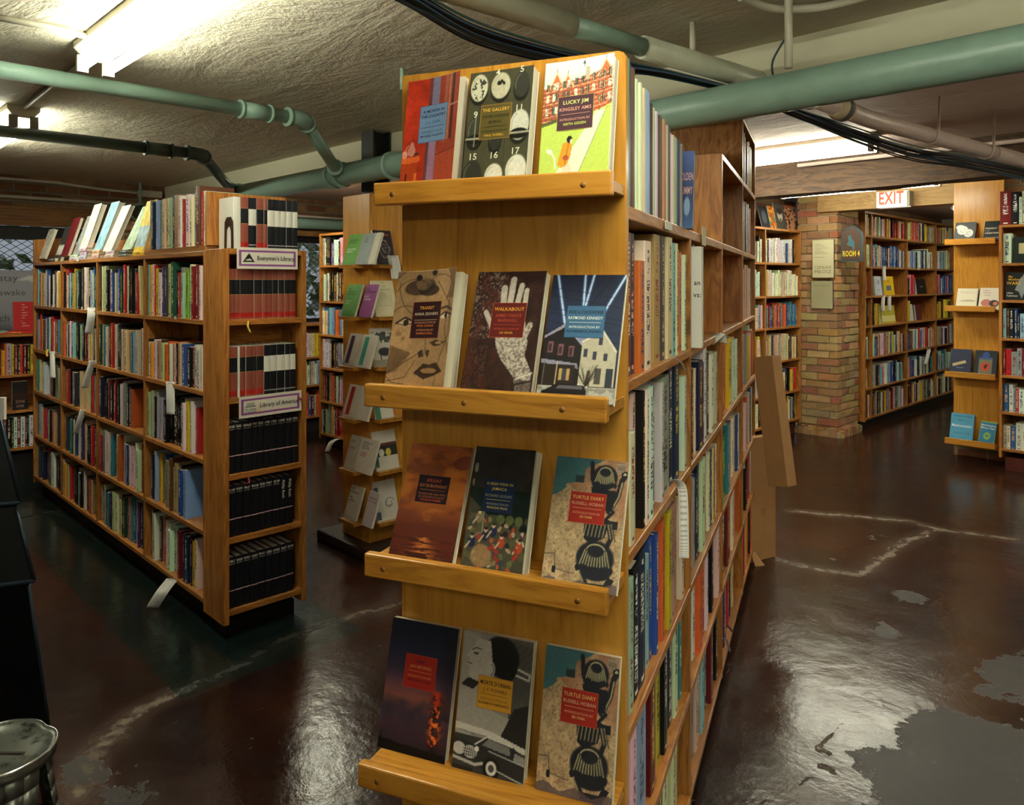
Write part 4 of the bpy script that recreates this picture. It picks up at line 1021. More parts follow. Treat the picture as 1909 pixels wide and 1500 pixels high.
def art_helmets():
    a = Canvas('#3d3c2e'); a.rect(.02, 0, .97, 1, '#45432f').line([(.2, 0), (.2, 1)], .004, '#2c2b20').line([(.63, 0), (.63, 1)], .004, '#2c2b20')
    for i, (x, y, rx, ry, c) in enumerate([(.16, .86, .135, .12, '#c9c6ac'), (.50, .86, .15, .115, '#b9b499'), (.83, .85, .12, .115, '#33332c'), (.15, .48, .13, .13, '#3a3a30'), (.48, .42, .10, .12, '#2e2e26'), (.84, .50, .15, .13, '#c8c6b8'), (.16, .10, .15, .13, '#2f2f27'), (.50, .08, .14, .11, '#d0cebc'), (.84, .12, .16, .13, '#d9d8c8')]):
        a.ell(x, y - .035, rx * 1.05, ry * 1.0, '#17170f'); a.ell(x, y, rx, ry, c); a.arc(x, y, rx * .8, ry * .8, 110, 200, .008, '#8a8870', .5)
        if i == 0: a.put((a.noise(30, 40, 5, 2) > .62) * (np.hypot((a.X - x) / rx, (a.Y - y) / ry) < .9), '#3a3830')
        if i == 1: a.put((a.noise(12, 16, 9, 2) > .68) * (np.hypot((a.X - x) / .07, (a.Y - y) / .06) < 1), '#26251e')
        if i in (3, 5, 6): a.ell(x, y - ry * .55, rx * .95, ry * .35, '#15150f'); a.line([(x - rx, y - ry * .5), (x + rx, y - ry * .5)], .012, '#a8a690')
        if i in (3,): a.line([(x, y - ry), (x, y + ry)], .008, '#8d8b74')
    return a.grain(.08, 2, 40)
def art_college():
    a = Canvas('#dfe6da'); g = '#b9cf5e'
    a.poly([(0, .6), (1, .6), (1, .0), (0, .0)], g); a.poly([(0, .46), (.5, .62), (0, .63)], g)
    # college front in red brick with pale bands
    a.poly([(0, .78), (.22, .80), (.98, .90), (1, .60), (.75, .55), (0, .48)], '#b5583a')
    a.poly([(0, .80), (.10, .80), (.45, .84), (.75, .86), (.75, .90), (.0, .84)], '#c8d6cc')
    for x, y, w_, h_ in ((.18, .78, .11, .13), (.34, .78, .09, .11), (.89, .86, .11, .11)):
        a.poly([(x - w_, y - .02), (x + w_, y), (x, y + h_)], '#c2643f'); a.line([(x - w_, y - .02), (x, y + h_), (x + w_, y)], .009, '#e8cf9c'); a.line([(x, y + h_), (x, y + h_ + .03)], .004, '#38352c')
    for k in range(9):
        y = .50 + k * .035; a.line([(0, y), (.76, y + .055), (1, y + .08)], .0045, '#e6cfa0', .9)
    rr = random.Random(2)
    for x in (.07, .16, .2, .30, .36, .47, .56, .64, .72, .82, .88, .96):
        for lv in (0, .11, .2):
            y = .55 + x * .08 + lv
            if y > .9: continue
            a.rect(x - .022, y, x + .018, y + .06, '#39443e' if rr.random() < .6 else '#e9e6cf'); a.line([(x - .002, y), (x - .002, y + .06)], .003, '#e8d4a8')
    a.put((a.noise(60, 90, 3, 2) > .60) * ((a.Y > .5 + a.X * .07) & (a.Y < .80 + a.X * .1)), '#3b2f26', .5)
    a.rect(.60, .82, .66, .93, '#b0a58c').line([(.58, .93), (.58, 1.0)], .004, '#3a3f3a').ell(.575, .965, .02, .012, '#48504a')
    a.poly([(0, .46), (.25, .50), (.25, .53), (0, .49)], '#3c4a2a', .8)
    a.poly([(.15, 0), (.52, 0), (.92, .56), (.78, .55)], '#e3e6cc'); a.line([(.52, 0), (.92, .56)], .003, '#5a6a3a')
    # walking man seen from behind in a yellow coat, carrying a bag
    a.poly([(.30, .02), (.37, .14), (.43, .14), (.40, .02)], '#d8d2b8').poly([(.38, .14), (.44, .15), (.50, .05), (.45, .04)], '#d8d2b8').line([(.40, .015), (.52, .05)], .007, '#33281f')
    a.poly([(.26, .15), (.33, .32), (.42, .33), (.46, .30), (.45, .22), (.40, .14), (.32, .12)], '#d3942c').line([(.41, .31), (.37, .15)], .004, '#7a4a1c').ell(.42, .345, .04, .03, '#26221f').ell(.445, .33, .018, .018, '#d8d0c0')
    a.ell(.38, .20, .04, .022, '#a8503a').ell(.14, .26, .05, .018, '#e6e8dc', 1, -.5).line([(.17, .25), (.22, .20), (.24, .12)], .012, '#e6e8dc')
    return a.grain(.04, 2, 40)
def art_faces():
    a = Canvas('#a9855e'); n = a.noise(3, 4, 8, 3)[..., None]; a.a = a.a * (.78 + .4 * n)
    k = '#2c211b'
    a.ell(.40, .86, .26, .07, '#3a2b22', .8, .1).ell(.55, .83, .18, .05, k, .8).ell(.45, .89, .13, .06, '#84684a', .7)
    a.ell(.36, .94, .05, .028, k).ell(.62, .98, .045, .028, k)
    for c in ((.3, .8, .28, .13, 20, 170), (.5, .9, .45, .3, 180, 280), (.75, .8, .25, .16, 0, 180), (.2, .6, .22, .1, 10, 170), (.3, .75, .4, .28, 90, 200)): a.arc(*c, .005, k, .7)
    a.ell(.20, .555, .12, .035, '#d8bf98', .6).ell(.22, .555, .045, .028, k).line([(.06, .55), (.20, .60), (.36, .56)], .013, k).line([(.06, .55), (.2, .53), (.36, .555)], .006, k)
    a.ell(.87, .605, .07, .025, '#e8d9bd', .8).ell(.90, .605, .025, .022, k).line([(.78, .60), (.88, .635), (.99, .615)], .010, k).line([(.74, .66), (.90, .68), (1, .65)], .014, k, .8)
    a.ell(.12, .46, .05, .02, '#7c5a3c', .7).ell(.20, .42, .03, .015, '#7c5a3c', .7)
    a.poly([(.48, .31), (.56, .33), (.57, .27), (.50, .26)], k, .8).poly([(.62, .33), (.68, .32), (.66, .26), (.61, .29)], k, .8).line([(.58, .45), (.60, .34), (.58, .27)], .006, k, .6)
    a.poly([(.44, .135), (.60, .215), (.70, .205), (.82, .225), (.94, .15), (.80, .115), (.62, .085)], k, .85).ell(.70, .155, .14, .022, '#a9835a', .9)
    a.poly([(.66, .385), (.78, .41), (.86, .39), (.98, .40), (.84, .36), (.74, .355)], k, .8).ell(.82, .382, .06, .009, '#b58f68')
    a.poly([(.02, .36), (.36, .30), (.14, .14), (0, .12)], '#6e5238', .75)
    for k_ in range(9): a.line([(.02 + k_ * .035, .36 - k_ * .01), (.0 + k_ * .02, .12 + k_ * .01)], .003, k, .6)
    for pts in ([(0, .12), (.2, .20), (.5, .30)], [(.02, .06), (.3, .10), (.45, .24)], [(1, .5), (.86, .25), (.80, .0)], [(.95, .8), (.9, .5), (1, .3)], [(.3, .04), (.1, .05), (0, .1)], [(.7, .9), (.95, .7), (.98, .5)]): a.line(pts, .005, k, .75)
    a.put((a.X > .82 + .1 * np.sin(a.Y * 9)).astype(float) * (a.Y > .75), '#5a4230', .6)
    return a.grain(.1, 2, 40)
def art_hand():
    a = Canvas('#2f1c18'); n = a.noise(9, 14, 4, 4); a.a = a.a * (.6 + .9 * n[..., None]); sp = (a.noise(45, 70, 7, 2) > .60)
    a.put(sp * ((a.X < .45) & (a.Y > .45)), '#a79a90', .55).put(sp * ((a.X < .3) & (a.Y < .4)), '#6f5040', .5)
    a.put((a.noise(6, 9, 6, 3) > .55) * (a.X < .5), '#4a241c', .6)
    h = '#b8aea2'
    for pts, w_ in (([(.45, .58), (.42, .86)], .045), ([(.52, .58), (.54, .93)], .045), ([(.60, .56), (.67, .88)], .04), ([(.74, .56), (.75, .84)], .035), ([(.36, .50), (.20, .66)], .035), ([(.80, .46), (.86, .56)], .04)): a.line(pts, w_, h)
    a.poly([(.36, .52), (.44, .62), (.78, .60), (.86, .42), (.84, .32), (.96, .20), (.98, .04), (.78, .02), (.72, .16), (.52, .28), (.42, .38)], h)
    a.put(((a.noise(50, 80, 9, 2) > .52) & (a.Y < .62) & (a.X > .34)).astype(float), '#3a2a24', .45)
    a.poly([(.72, .16), (.98, .12), (.99, .0), (.7, 0)], '#241815', .5).line([(.76, .14), (.97, .19)], .012, '#e2dcd2', .7).line([(.76, .10), (.97, .13)], .012, '#1c1210', .8)
    return a.grain(.12, 5, 45)
def art_street():
    a = Canvas('#1d2033'); a.grad([(0, '#2b2a2c'), (.5, '#26304c'), (1, '#1a2036')])
    for x0, y0, x1, y1 in ((.26, .58, .07, 1.0), (.47, .75, .45, 1.0), (.50, .75, .57, 1.0), (.76, .70, 1.0, 1.0)):
        a.line([(x0, y0), (x1, y1)], .028, '#3b62b0', .6); a.line([(x0, y0), (x1, y1)], .012, '#c5dcec', .95)
    for y in (.90, .83, .73, .69, .62, .55): a.line([(0, y), (1, y - .10)], .002, '#0c0d14')
    a.line([(.55, .74), (.85, 1)], .004, '#0c0d14')
    a.poly([(0, .52), (.25, .60), (.52, .44), (.52, .12), (0, .1)], '#1f1b1d').poly([(.0, .50), (.26, .60), (.26, .57), (.0, .48)], '#8d88a0').line([(.25, .60), (.53, .43)], .012, '#a8a4b4')
    a.poly([(.28, .58), (.50, .62), (.70, .50), (.53, .44)], '#7e86a8').poly([(.52, .46), (.77, .55), (.97, .40), (.97, .12), (.52, .12)], '#b3ac98').line([(.52, .46), (.77, .55), (.97, .39)], .010, '#d8d4c4')
    for x, y in ((.10, .42), (.24, .40), (.38, .39)): a.rect(x - .035, y - .05, x + .035, y + .035, '#7a5058').rect(x - .02, y - .04, x + .02, y + .02, '#3a2a30')
    for x, y in ((.58, .38), (.70, .36), (.84, .35), (.76, .47)): a.rect(x - .025, y - .035, x + .025, y + .025, '#39394a')
    a.poly([(0, .32), (.48, .29), (.50, .25), (0, .29)], '#8b88a0').rect(.05, .12, .46, .28, '#2a201c').rect(.26, .16, .40, .25, '#b08f5c').rect(.3, .16, .36, .25, '#3b4046').line([(.22, .12), (.22, .30)], .006, '#c8b890').line([(.05, .12), (.05, .30)], .006, '#6a6458')
    a.rect(.62, .12, .67, .24, '#6b5a44').rect(.72, .14, .80, .26, '#4a4640').rect(.86, .12, .95, .26, '#2e3440').poly([(.52, .14), (.62, .13), (.7, .10), (.52, .10)], '#d8d6cc')
    rr = random.Random(4)
    for _ in range(26):
        x = .62 + rr.uniform(-.16, .16); a.line([(.62, .12), (x, .20 + rr.uniform(0, .1))], .002, '#120f0f', .9)
    a.rect(0, 0, 1, .115, '#aaa99f').put(((a.noise(10, 30, 5, 3) > .5) & (a.Y < .11)).astype(float), '#6f6a66', .6)
    a.poly([(.06, .03), (.06, .075), (.16, .10), (.24, .135), (.60, .13), (.64, .09), (.64, .045), (.6, .03)], '#181318').poly([(.25, .10), (.28, .125), (.58, .12), (.6, .095)], '#5c5a60').ell(.20, .035, .035, .022, '#0c0a0a').ell(.55, .035, .035, .022, '#0c0a0a').ell(.20, .035, .017, .011, '#8a8788').ell(.55, .035, .017, .011, '#8a8788')
    return a.grain(.06, 5, 45)
def art_sunset():
    a = Canvas('#a8562a'); a.grad([(0, '#3a1a16'), (.12, '#5a2416'), (.3, '#5c2a1c'), (.42, '#8a4724'), (.55, '#b86a2c'), (.75, '#c06c2c'), (1, '#9a5230')])
    n = a.noise(3, 12, 6, 4); a.put(np.clip((n - .5) * 5, 0, 1) * (a.Y > .35), '#6a3428', .6); a.put(np.clip((.42 - n) * 5, 0, 1) * (a.Y > .35), '#d8893c', .5); a.ell(.9, .86, .16, .06, '#6c2f30', .6, .2)
    w_ = (a.Y < .22); s_ = a.noise(5, 70, 3, 2); g = np.exp(-((a.X - .5) / (.08 + (.22 - np.clip(a.Y, 0, .22)) * .9)) ** 2)
    a.put(w_ * g * (s_ > .47), '#d8843a', .75); a.put(w_ * (s_ < .42), '#2a1414', .4)
    return a
def art_jamaica():
    a = Canvas('#2c2826'); n = a.noise(6, 9, 5, 4)[..., None]; a.a = a.a * (.7 + .7 * n)
    a.rect(0, .35, 1, .66, '#14211f'); a.put(np.clip((.62 + .05 * np.sin(a.X * 20) - a.Y) * 20, 0, 1) * (a.Y > .55), '#1b2725', 1)
    a.poly([(0, .58), (.2, .50), (.45, .40), (.75, .34), (1, .32), (1, 0), (0, 0)], '#4b4a3c'); a.put(((a.noise(12, 18, 3, 3) > .55) & (a.Y < .45)).astype(float), '#6b6240', .6)
    rr = random.Random(6)
    for k in range(46):
        x, y = rr.uniform(.03, .97), rr.uniform(.03, .42); a.ell(x, y, rr.uniform(.015, .05), rr.uniform(.01, .03), rr.choice(['#b0472c', '#c8a888', '#3a4060', '#8c7a58', '#c25a3c', '#1c2236', '#d8c8b0', '#6a7048', '#a83a30']), .9, rr.uniform(0, 3))
    for x, y, c in ((.12, .22, '#222a4a'), (.33, .28, '#2a2a40'), (.6, .24, '#b4482c'), (.9, .22, '#b8502e'), (.45, .32, '#2a3050'), (.2, .42, '#8a7a60')):
        a.ell(x, y, .06, .045, c).ell(x, y + .045, .028, .02, '#d2b89c').ell(x, y + .058, .028, .012, '#2a1c16').line([(x - .03, y), (x - .09, y - .05)], .012, '#cdb296')
    a.ell(.3, .12, .17, .09, '#a5825c', .8).line([(.27, .30), (.26, .62)], .005, '#b8b8a8').ell(.05, .82, .03, .04, '#a8a49a', .8).ell(.03, .70, .02, .03, '#a8a49a', .7)
    for k in range(10): a.ell(.5 + rr.uniform(-.1, .5), rr.uniform(.02, .2), .03, .018, '#a8342c', .9)
    for x in (.55, .7, .85): a.ell(x, .42, .07, .04, '#5f6a3f', .9).line([(x, .34), (x, .40)], .006, '#7a5a3c')
    return a.grain(.1, 5, 45)
def art_turtles():
    a = Canvas('#b39a76'); n = a.noise(8, 12, 4, 4)[..., None]; a.a = a.a * (.78 + .45 * n)
    a.put(((a.noise(55, 80, 7, 2) > .62)).astype(float), '#6f4a3c', .4)
    a.put((((a.Y > .62) & (a.X > .35)) | ((a.X > .1) & (a.Y > .5 + .35 * (1 - a.X)))).astype(float) * (a.noise(4, 6, 2, 2)), '#9a5f48', .8)
    a.poly([(0, .68), (.12, .72), (.18, .76), (.18, .78), (.28, .80), (.42, .85), (.42, .92), (.60, .97), (.66, 1.0), (0, 1.0)], '#3f6a70'); a.rect(.30, .80, .42, .86, '#2c3a3e')
    a.rect(.85, .90, .96, .985, '#6a5c52')
    for k in range(6): a.line([(.85, .905 + k * .014), (.96, .905 + k * .014)], .003, '#c8baa0')
    k = '#20222a'; hl = '#c4b788'
    def shell(cx, cy, rx, ry):
        a.ell(cx, cy, rx, ry, k); 
        for j in range(-5, 6):
            x = cx + j * rx / 6; a.line([(x, cy - ry * .6), (cx + j * rx / 9, cy + ry * .45)], .007, hl, .85)
        a.ell(cx, cy + ry * .45, rx * .45, ry * .38, k); a.arc(cx, cy + ry * .4, rx * .5, ry * .4, 20, 160, .008, hl, .9)
        for j in range(-4, 5): a.ell(cx + j * rx / 4.6, cy - ry * .65 - .01 * math.cos(j), rx * .13, ry * .22, k)
    a.line([(.60, .76), (.53, .84), (.51, .95)], .028, k).ell(.505, .965, .03, .018, k)
    a.line([(.80, .60), (.90, .72), (.93, .84), (.98, .90)], .035, k).line([(.82, .60), (.91, .72), (.94, .83)], .010, hl, .8).ell(.965, .895, .05, .025, k).ell(.965, .897, .02, .01, hl)
    shell(.70, .86, .17, .10); a.poly([(.52, .78), (.88, .76), (.84, .60), (.60, .6)], k); a.line([(.86, .6), (.74, .52), (.88, .52)], .02, k)
    a.poly([(.48, .53), (.82, .52), (.78, .40), (.60, .34), (.50, .38)], k)
    for j in range(6): a.line([(.52 + j * .05, .50), (.50 + j * .05, .40)], .006, hl, .8)
    a.line([(.80, .52), (.86, .40), (.80, .30)], .03, k).line([(.81, .5), (.86, .40)], .009, hl, .7).rect(.86, .47, .93, .53, k).line([(.86, .50), (.92, .38)], .006, k)
    shell(.68, .24, .25, .13); a.ell(.70, .13, .2, .05, k)
    a.poly([(.48, .13), (.55, .14), (.62, .06), (.82, .06), (.88, .12), (.96, .10), (.86, .0), (.60, 0)], k).line([(.49, .13), (.56, .06)], .012, hl, .7)
    a.line([(.0, .23), (.14, .24), (.16, .14)], .005, k, .8).rect(.13, .10, .18, .15, k).line([(.16, .13), (.42, .11)], .004, k, .8)
    a.put((a.Y < .05 + .02 * np.sin(a.X * 15)) * 1.0, '#5b4c50', .8)
    return a.grain(.08, 5, 45)
def art_fire():
    a = Canvas('#2a2030'); a.grad([(0, '#241a20'), (.12, '#3a2630'), (.3, '#4a3440'), (.42, '#8a5044'), (.5, '#704452'), (.62, '#3e3348'), (.8, '#222740'), (1, '#12162a')])
    n = a.noise(3, 5, 8, 3); a.put(np.clip((n - .5) * 4, 0, 1) * (a.Y < .45), '#2c2638', .7).put(np.clip((a.X - .72) * 5, 0, 1) * (a.Y > .3) * .8, '#1a1620', .7)
    m = np.exp(-((a.X - (.80 - .05 * (a.Y - .2))) / .075) ** 2) * (a.Y < .50) * (a.Y > .02); f_ = a.noise(22, 30, 4, 3)
    a.put(m * (f_ > .35), '#1c1214', .95).put(m * (f_ > .50) * (a.Y > .10), '#c83a1c', .95).put(m * (f_ > .60) * (a.Y > .12) * (a.Y < .38), '#f08a34', .95)
    g = .05 + .03 * (1 - a.X) * 0 + .02 * a.noise(25, 2, 3, 2) - .03 * a.X + .02; a.put((a.Y < g) * 1.0, '#0c0a0e', 1).line([(.03, .05), (.03, .12)], .01, '#0c0a0e')
    return a
def art_lady():
    a = Canvas('#8f8a84'); a.rect(0, 0, .25, 1, '#a29c94').rect(.55, .6, 1, 1, '#5a5752')
    for k in range(12): a.line([(.72, .97 - k * .014), (1, .95 - k * .014)], .003, '#2c2a28')
    a.poly([(.70, .80), (1, .76), (1, .36), (.72, .40)], '#4c4a48').line([(.72, .80), (.98, .76), (.97, .72), (.72, .75)], .012, '#c2bdb4')
    a.ell(.56, .85, .26, .15, '#171514', 1, -.3).ell(.66, .80, .14, .12, '#141211')
    a.poly([(.22, .96), (.14, .88), (.06, .82), (.12, .80), (.09, .76), (.13, .73), (.12, .68), (.22, .62), (.38, .64), (.46, .75), (.40, .95)], '#b5aea6')
    a.ell(.43, .745, .06, .06, '#bfb8b0').arc(.43, .745, .04, .04, -90, 90, .006, '#5a5450').line([(.14, .865), (.19, .885), (.27, .88)], .006, '#2c2826').ell(.20, .845, .04, .009, '#3a3532').line([(.09, .768), (.15, .762)], .005, '#3a2c2a')
    a.poly([(.25, .66), (.42, .68), (.50, .45), (.78, .42), (.62, .26), (.30, .28), (.10, .34), (.05, .5), (.2, .56)], '#a09a92').poly([(.02, .60), (.2, .58), (.3, .64), (.12, .66)], '#2a2826')
    a.poly([(.62, .26), (.80, .50), (1, .55), (1, .24)], '#262422').poly([(0, .34), (.18, .30), (.3, .26), (0, .28)], '#6f6a66')
    a.rect(0, 0, 1, .25, '#3c3b3a').poly([(0, .28), (.5, .27), (1, .20), (1, .24), (.5, .31), (0, .33)], '#c9c6c0')
    a.poly([(.0, .22), (.32, .19), (.46, .27), (.82, .24), (1, .17), (1, .02), (0, .06)], '#2b2b2c').poly([(.40, .20), (.48, .255), (.78, .225), (.80, .17)], '#777676').poly([(.86, .20), (.84, .14), (.99, .13), (.99, .18)], '#8a8888').line([(.30, .195), (.46, .265), (.82, .235)], .008, '#dcdad6').line([(.5, .17), (1, .125)], .006, '#b8b6b2')
    a.ell(.08, .145, .09, .045, '#c4c2be').ell(.24, .135, .10, .045, '#c4c2be')
    for k in range(6): a.line([(.16 + k * .03, .10), (.17 + k * .03, .17)], .004, '#222222')
    for k in range(3): a.line([(.14, .115 + k * .018), (.34, .11 + k * .018)], .003, '#222222')
    a.ell(.33, .165, .03, .02, '#e6e4e0').line([(0, .08), (.32, .055), (.42, .075)], .018, '#b9b7b3').ell(.55, .055, .12, .075, '#161616').ell(.55, .055, .075, .05, '#d6d4d0').ell(.55, .055, .04, .027, '#4a4a4a').line([(.62, .05), (1, .0)], .006, '#c8c6c2')
    a.rect(0, 0, .3, .03, '#262626')
    return a.grain(.06, 5, 45)

def LXZ(px, py, yl):
    """tower-local x and z where the view ray meets the plane y = yl of the end panel"""
    d = ray(px, py); o = OC + Lc * yl; s_ = (o - O0).dot(Lc) / d.dot(Lc); p = O0 + d * s_; q = MC.inverted() @ p
    return q.x, q.z
H_ = 'THE INTRODUCTION'
TW = [  # row, px left, px right, py of the base, thickness, curl, art, label, title box, lines
 (0, 743, 845, 328, .013, .022, art_month, 'paperback A Month in the Country, red cover bowed away from its pages', (.27, .42, .80, .75, '#6d8ab0', '#3a4a70', [('A MONTH IN', .685, .026, '#20264e'), ('THE COUNTRY', .64, .026, '#20264e'), ('J. L. CARR', .585, .024, '#3e6a86'), ('INTRODUCTION BY', .505, .017, '#3f6f6c'), ('MICHAEL HOLROYD', .468, .018, '#20264e')])),
 (0, 858, 981, 322, .022, .006, art_helmets, 'paperback The Gallery with nine numbered helmets on its dark cover', (.22, .40, .70, .70, '#5b5026', '#b0863a', [('THE GALLERY', .64, .028, '#e2b04a'), ('JOHN HORNE', .585, .026, '#26261c'), ('BURNS', .535, .026, '#26261c'), ('INTRODUCTION BY', .46, .018, '#26261c'), ('PAUL FUSSELL', .425, .019, '#e0a63c')])),
 (0, 1002, 1137, 316, .018, .012, art_college, 'paperback Lucky Jim showing a brick college above a bright green lawn', (.22, .42, .74, .70, '#4b2f3a', '#b09a50', [('LUCKY JIM', .635, .031, '#d9e28a'), ('KINGSLEY AMIS', .58, .028, '#d8a08c'), ('INTRODUCTION BY', .50, .019, '#cf9a86'), ('KEITH GESSEN', .462, .020, '#cfe06a')])),
 (1, 716, 832, 716, .022, .028, art_faces, 'paperback Transit with brown drawn faces, cover lifting off its pages', (.31, .42, .80, .73, '#33161e', '#a85a28', [('TRANSIT', .665, .027, '#dc9a3a'), ('ANNA SEGHERS', .615, .024, '#d8c8a8'), ('INTRODUCTION BY', .545, .017, '#c88a60'), ('PETER CONRAD', .518, .017, '#dc7a3a'), ('AFTERWORD BY', .482, .017, '#c88a60'), ('HEINRICH BÖLL', .455, .017, '#dc7a3a')])),
 (1, 856, 990, 722, .016, .004, art_hand, 'paperback Walkabout with a pale raised hand against mottled brown', (.29, .46, .78, .74, '#5e1c1a', '#b05a2c', [('WALKABOUT', .675, .028, '#dca23c'), ('JAMES VANCE', .625, .024, '#b04a34'), ('MARSHALL', .585, .024, '#b04a34'), ('INTRODUCTION BY', .52, .016, '#b04a34'), ('LEE SIEGEL', .49, .017, '#dca23c')])),
 (1, 998, 1143, 742, .011, .0, art_street, 'paperback Ride a Cockhorse with houses under searchlight beams at night', (.26, .49, .78, .745, '#3b6488', '#284a6a', [('RIDE A COCKHORSE', .68, .027, '#16242e'), ('RAYMOND KENNEDY', .635, .024, '#dfe6dc'), ('INTRODUCTION BY', .565, .018, '#d6dfd8'), ('KATHERINE A. POWERS', .532, .018, '#14222e')])),
 (2, 722, 841, 1052, .014, .0, art_sunset, 'paperback Afloat with an orange sunset over water, left on third ledge', (.24, .50, .74, .73, '#2a1b26', '#2a1b26', [('AFLOAT', .675, .027, '#d8552c'), ('GUY DE MAUPASSANT', .63, .026, '#c87a34'), ('TRANSLATED AND WITH', .565, .016, '#b0643c'), ('AN INTRODUCTION BY', .54, .016, '#b0643c'), ('DOUGLAS PARMÉE', .515, .016, '#d8502c')])),
 (2, 858, 977, 1075, .022, .012, art_jamaica, 'paperback A High Wind in Jamaica with crowded garden painting, cover narrower than pages', (.22, .47, .72, .74, '#1c2c4c', '#1c2c4c', [('A HIGH WIND IN', .69, .024, '#c8b45a'), ('JAMAICA', .65, .024, '#c8b45a'), ('RICHARD HUGHES', .595, .022, '#8a8a80'), ('INTRODUCTION BY', .53, .016, '#9a9a8c'), ('FRANCINE PROSE', .50, .017, '#c8b45a')])),
 (2, 1007, 1148, 1098, .014, .0, art_turtles, 'paperback Turtle Diary on the third ledge, beside the garden painting cover', (.26, .49, .75, .73, '#a52a1e', '#c25a3c', [('TURTLE DIARY', .675, .027, '#e2b872'), ('RUSSELL HOBAN', .63, .024, '#d8a888'), ('INTRODUCTION BY', .56, .017, '#d89a78'), ('ED PARK', .53, .018, '#e2b872')])),
 (3, 703, 829, 1402, .014, .0, art_fire, 'paperback Hav with a column of fire against a dusky sky', (.27, .49, .74, .745, '#a8261e', '#c04a30', [('HAV', .685, .026, '#2a1024'), ('JAN MORRIS', .645, .025, '#d88a4c'), ('INTRODUCTION BY', .575, .017, '#d07a50'), ('URSULA K. LE GUIN', .545, .017, '#3a1420')])),
 (3, 842, 975, 1428, .018, .0, art_lady, 'paperback Morte d\'Urban, black and white lady above a vintage car', (.27, .46, .76, .695, '#c8902a', '#a8641e', [('MORTE D\'URBAN', .635, .029, '#1c1816'), ('J. F. POWERS', .59, .024, '#7a4a28'), ('INTRODUCTION BY', .525, .018, '#8a5a28'), ('ELIZABETH HARDWICK', .495, .018, '#1c1816')])),
 (3, 998, 1140, 1455, .014, .0, art_turtles, 'paperback Turtle Diary on the lowest ledge, beside the vintage car cover', (.26, .49, .75, .73, '#a52a1e', '#c25a3c', [('TURTLE DIARY', .675, .027, '#e2b872'), ('RUSSELL HOBAN', .63, .024, '#d8a888'), ('INTRODUCTION BY', .56, .017, '#d89a78'), ('ED PARK', .53, .018, '#e2b872')])),
]
for (row, pl, pr, pb, th, curl, art, lab, box, lines) in [(a[0], a[1], a[2], a[3], a[4], a[5], a[6], a[7], a[8][:6], a[8][6]) for a in TW]:
    z, s = LEDGE[row]; yb = -(s - .0185) + .003 + curl if row != 3 else -.072
    zb = z - .04 + .0265
    xl, _ = LXZ(pl, pb, yb); xr, _ = LXZ(pr, pb, yb)
    w = xr - xl; h = w * 1.60 if row else w * 1.62
    if curl > .02: w *= 1.06
    h = min(max(h, .198), .222) * {0: 1.08, 1: 1.08, 2: 1.04, 3: 1.0}[row] * (1.07 if row == 3 and pl > 990 else 1.04 if row == 3 and pl > 830 else 1)
    lean = math.asin(min(.5, (-yb - th - .001) / h))
    M = MC @ T(xl, yb, zb) @ RXm(-lean)
    items = list(lines)
    ttl = (box[0], box[1], box[2], box[3], box[4], box[5], items)
    bk = faceout(lab, M, w, h, th, art=art(), col='#d8d2c4', title=ttl, curl=curl, group='paperbacks facing out on the end panel', name='paperback', page='#d9d3bd')
    # rule under the author's name
    ys_ = sorted([i[1] for i in items], reverse=True); k = next(i for i, q in enumerate(items) if q[0].startswith(('INTRO', 'TRANS'))); zr = (items[k][1] + items[k][2] + items[k - 1][1]) / 2 * h
    po = [c for c in bk.children if c.name.startswith('title_panel')][0]
    df = (lambda x, w=w, c=curl: -c * (x / w) ** 2)
    m = MB(); a_, b_ = w * (box[0] + .05), w * (box[2] - .05); N = 5
    for i in range(N):
        p, q = a_ + (b_ - a_) * i / N, a_ + (b_ - a_) * (i + 1) / N
        m.quad([(p, -.001 + df(p), zr), (q, -.001 + df(q), zr), (q, -.001 + df(q), zr + .0007), (p, -.001 + df(p), zr + .0007)], c1=srgb(items[1][3]))
    m.build('rule', PRINT, po, attrs=True)
    if art is art_helmets:
        lettering(bk, 'lettering', [(s_, w * x, h * zz, .012, srgb('#d8d6c0'), .02) for s_, x, zz in (('4', .44, .955), ('5', .82, .955), ('9', .14, .60), ('11', .82, .62), ('15', .16, .235), ('16', .49, .235), ('17', .82, .255))], y=-.0007, deform=df)
# ------------------------------------------------------------------ other face-out books, signs, furniture
def LP(M, px, py, yl):
    q = M.inverted(); o = q @ O0; d = q.to_3x3() @ ray(px, py); s_ = (yl - o.y) / d.y; p = o + d * s_; return p.x, p.z
def solid(c, c2=None, split=None):
    a = Canvas(c, 24, 36)
    if c2: a.rect(*split, c2)
    return a.grain(.05, 3, 8)
def stand(M, px0, px1, py, zb, yl, label, th=.015, hh=None, lean_to=None, ratio=1.5, tilt=0.0, **k):
    """stand a face-out book between two picture columns on a ledge at height zb"""
    x0, _ = LP(M, px0, py, yl); x1, _ = LP(M, px1, py, yl); w = x1 - x0; h = hh or w * ratio
    back = 0.0 if lean_to is None else lean_to
    lean = math.asin(max(0, min(.5, (back - yl - th) / h)))
    return faceout(label, M @ T(x0, yl, zb + .0005) @ RXm(-lean) @ RYm(tilt), w, h, th, **k)
ACR = NT('clear_acrylic', .05); ACR.b.inputs['Transmission Weight'].default_value = 1.0; ACR.b.inputs['IOR'].default_value = 1.05; ACR.b.inputs['Alpha'].default_value = .35; ACR = ACR.m

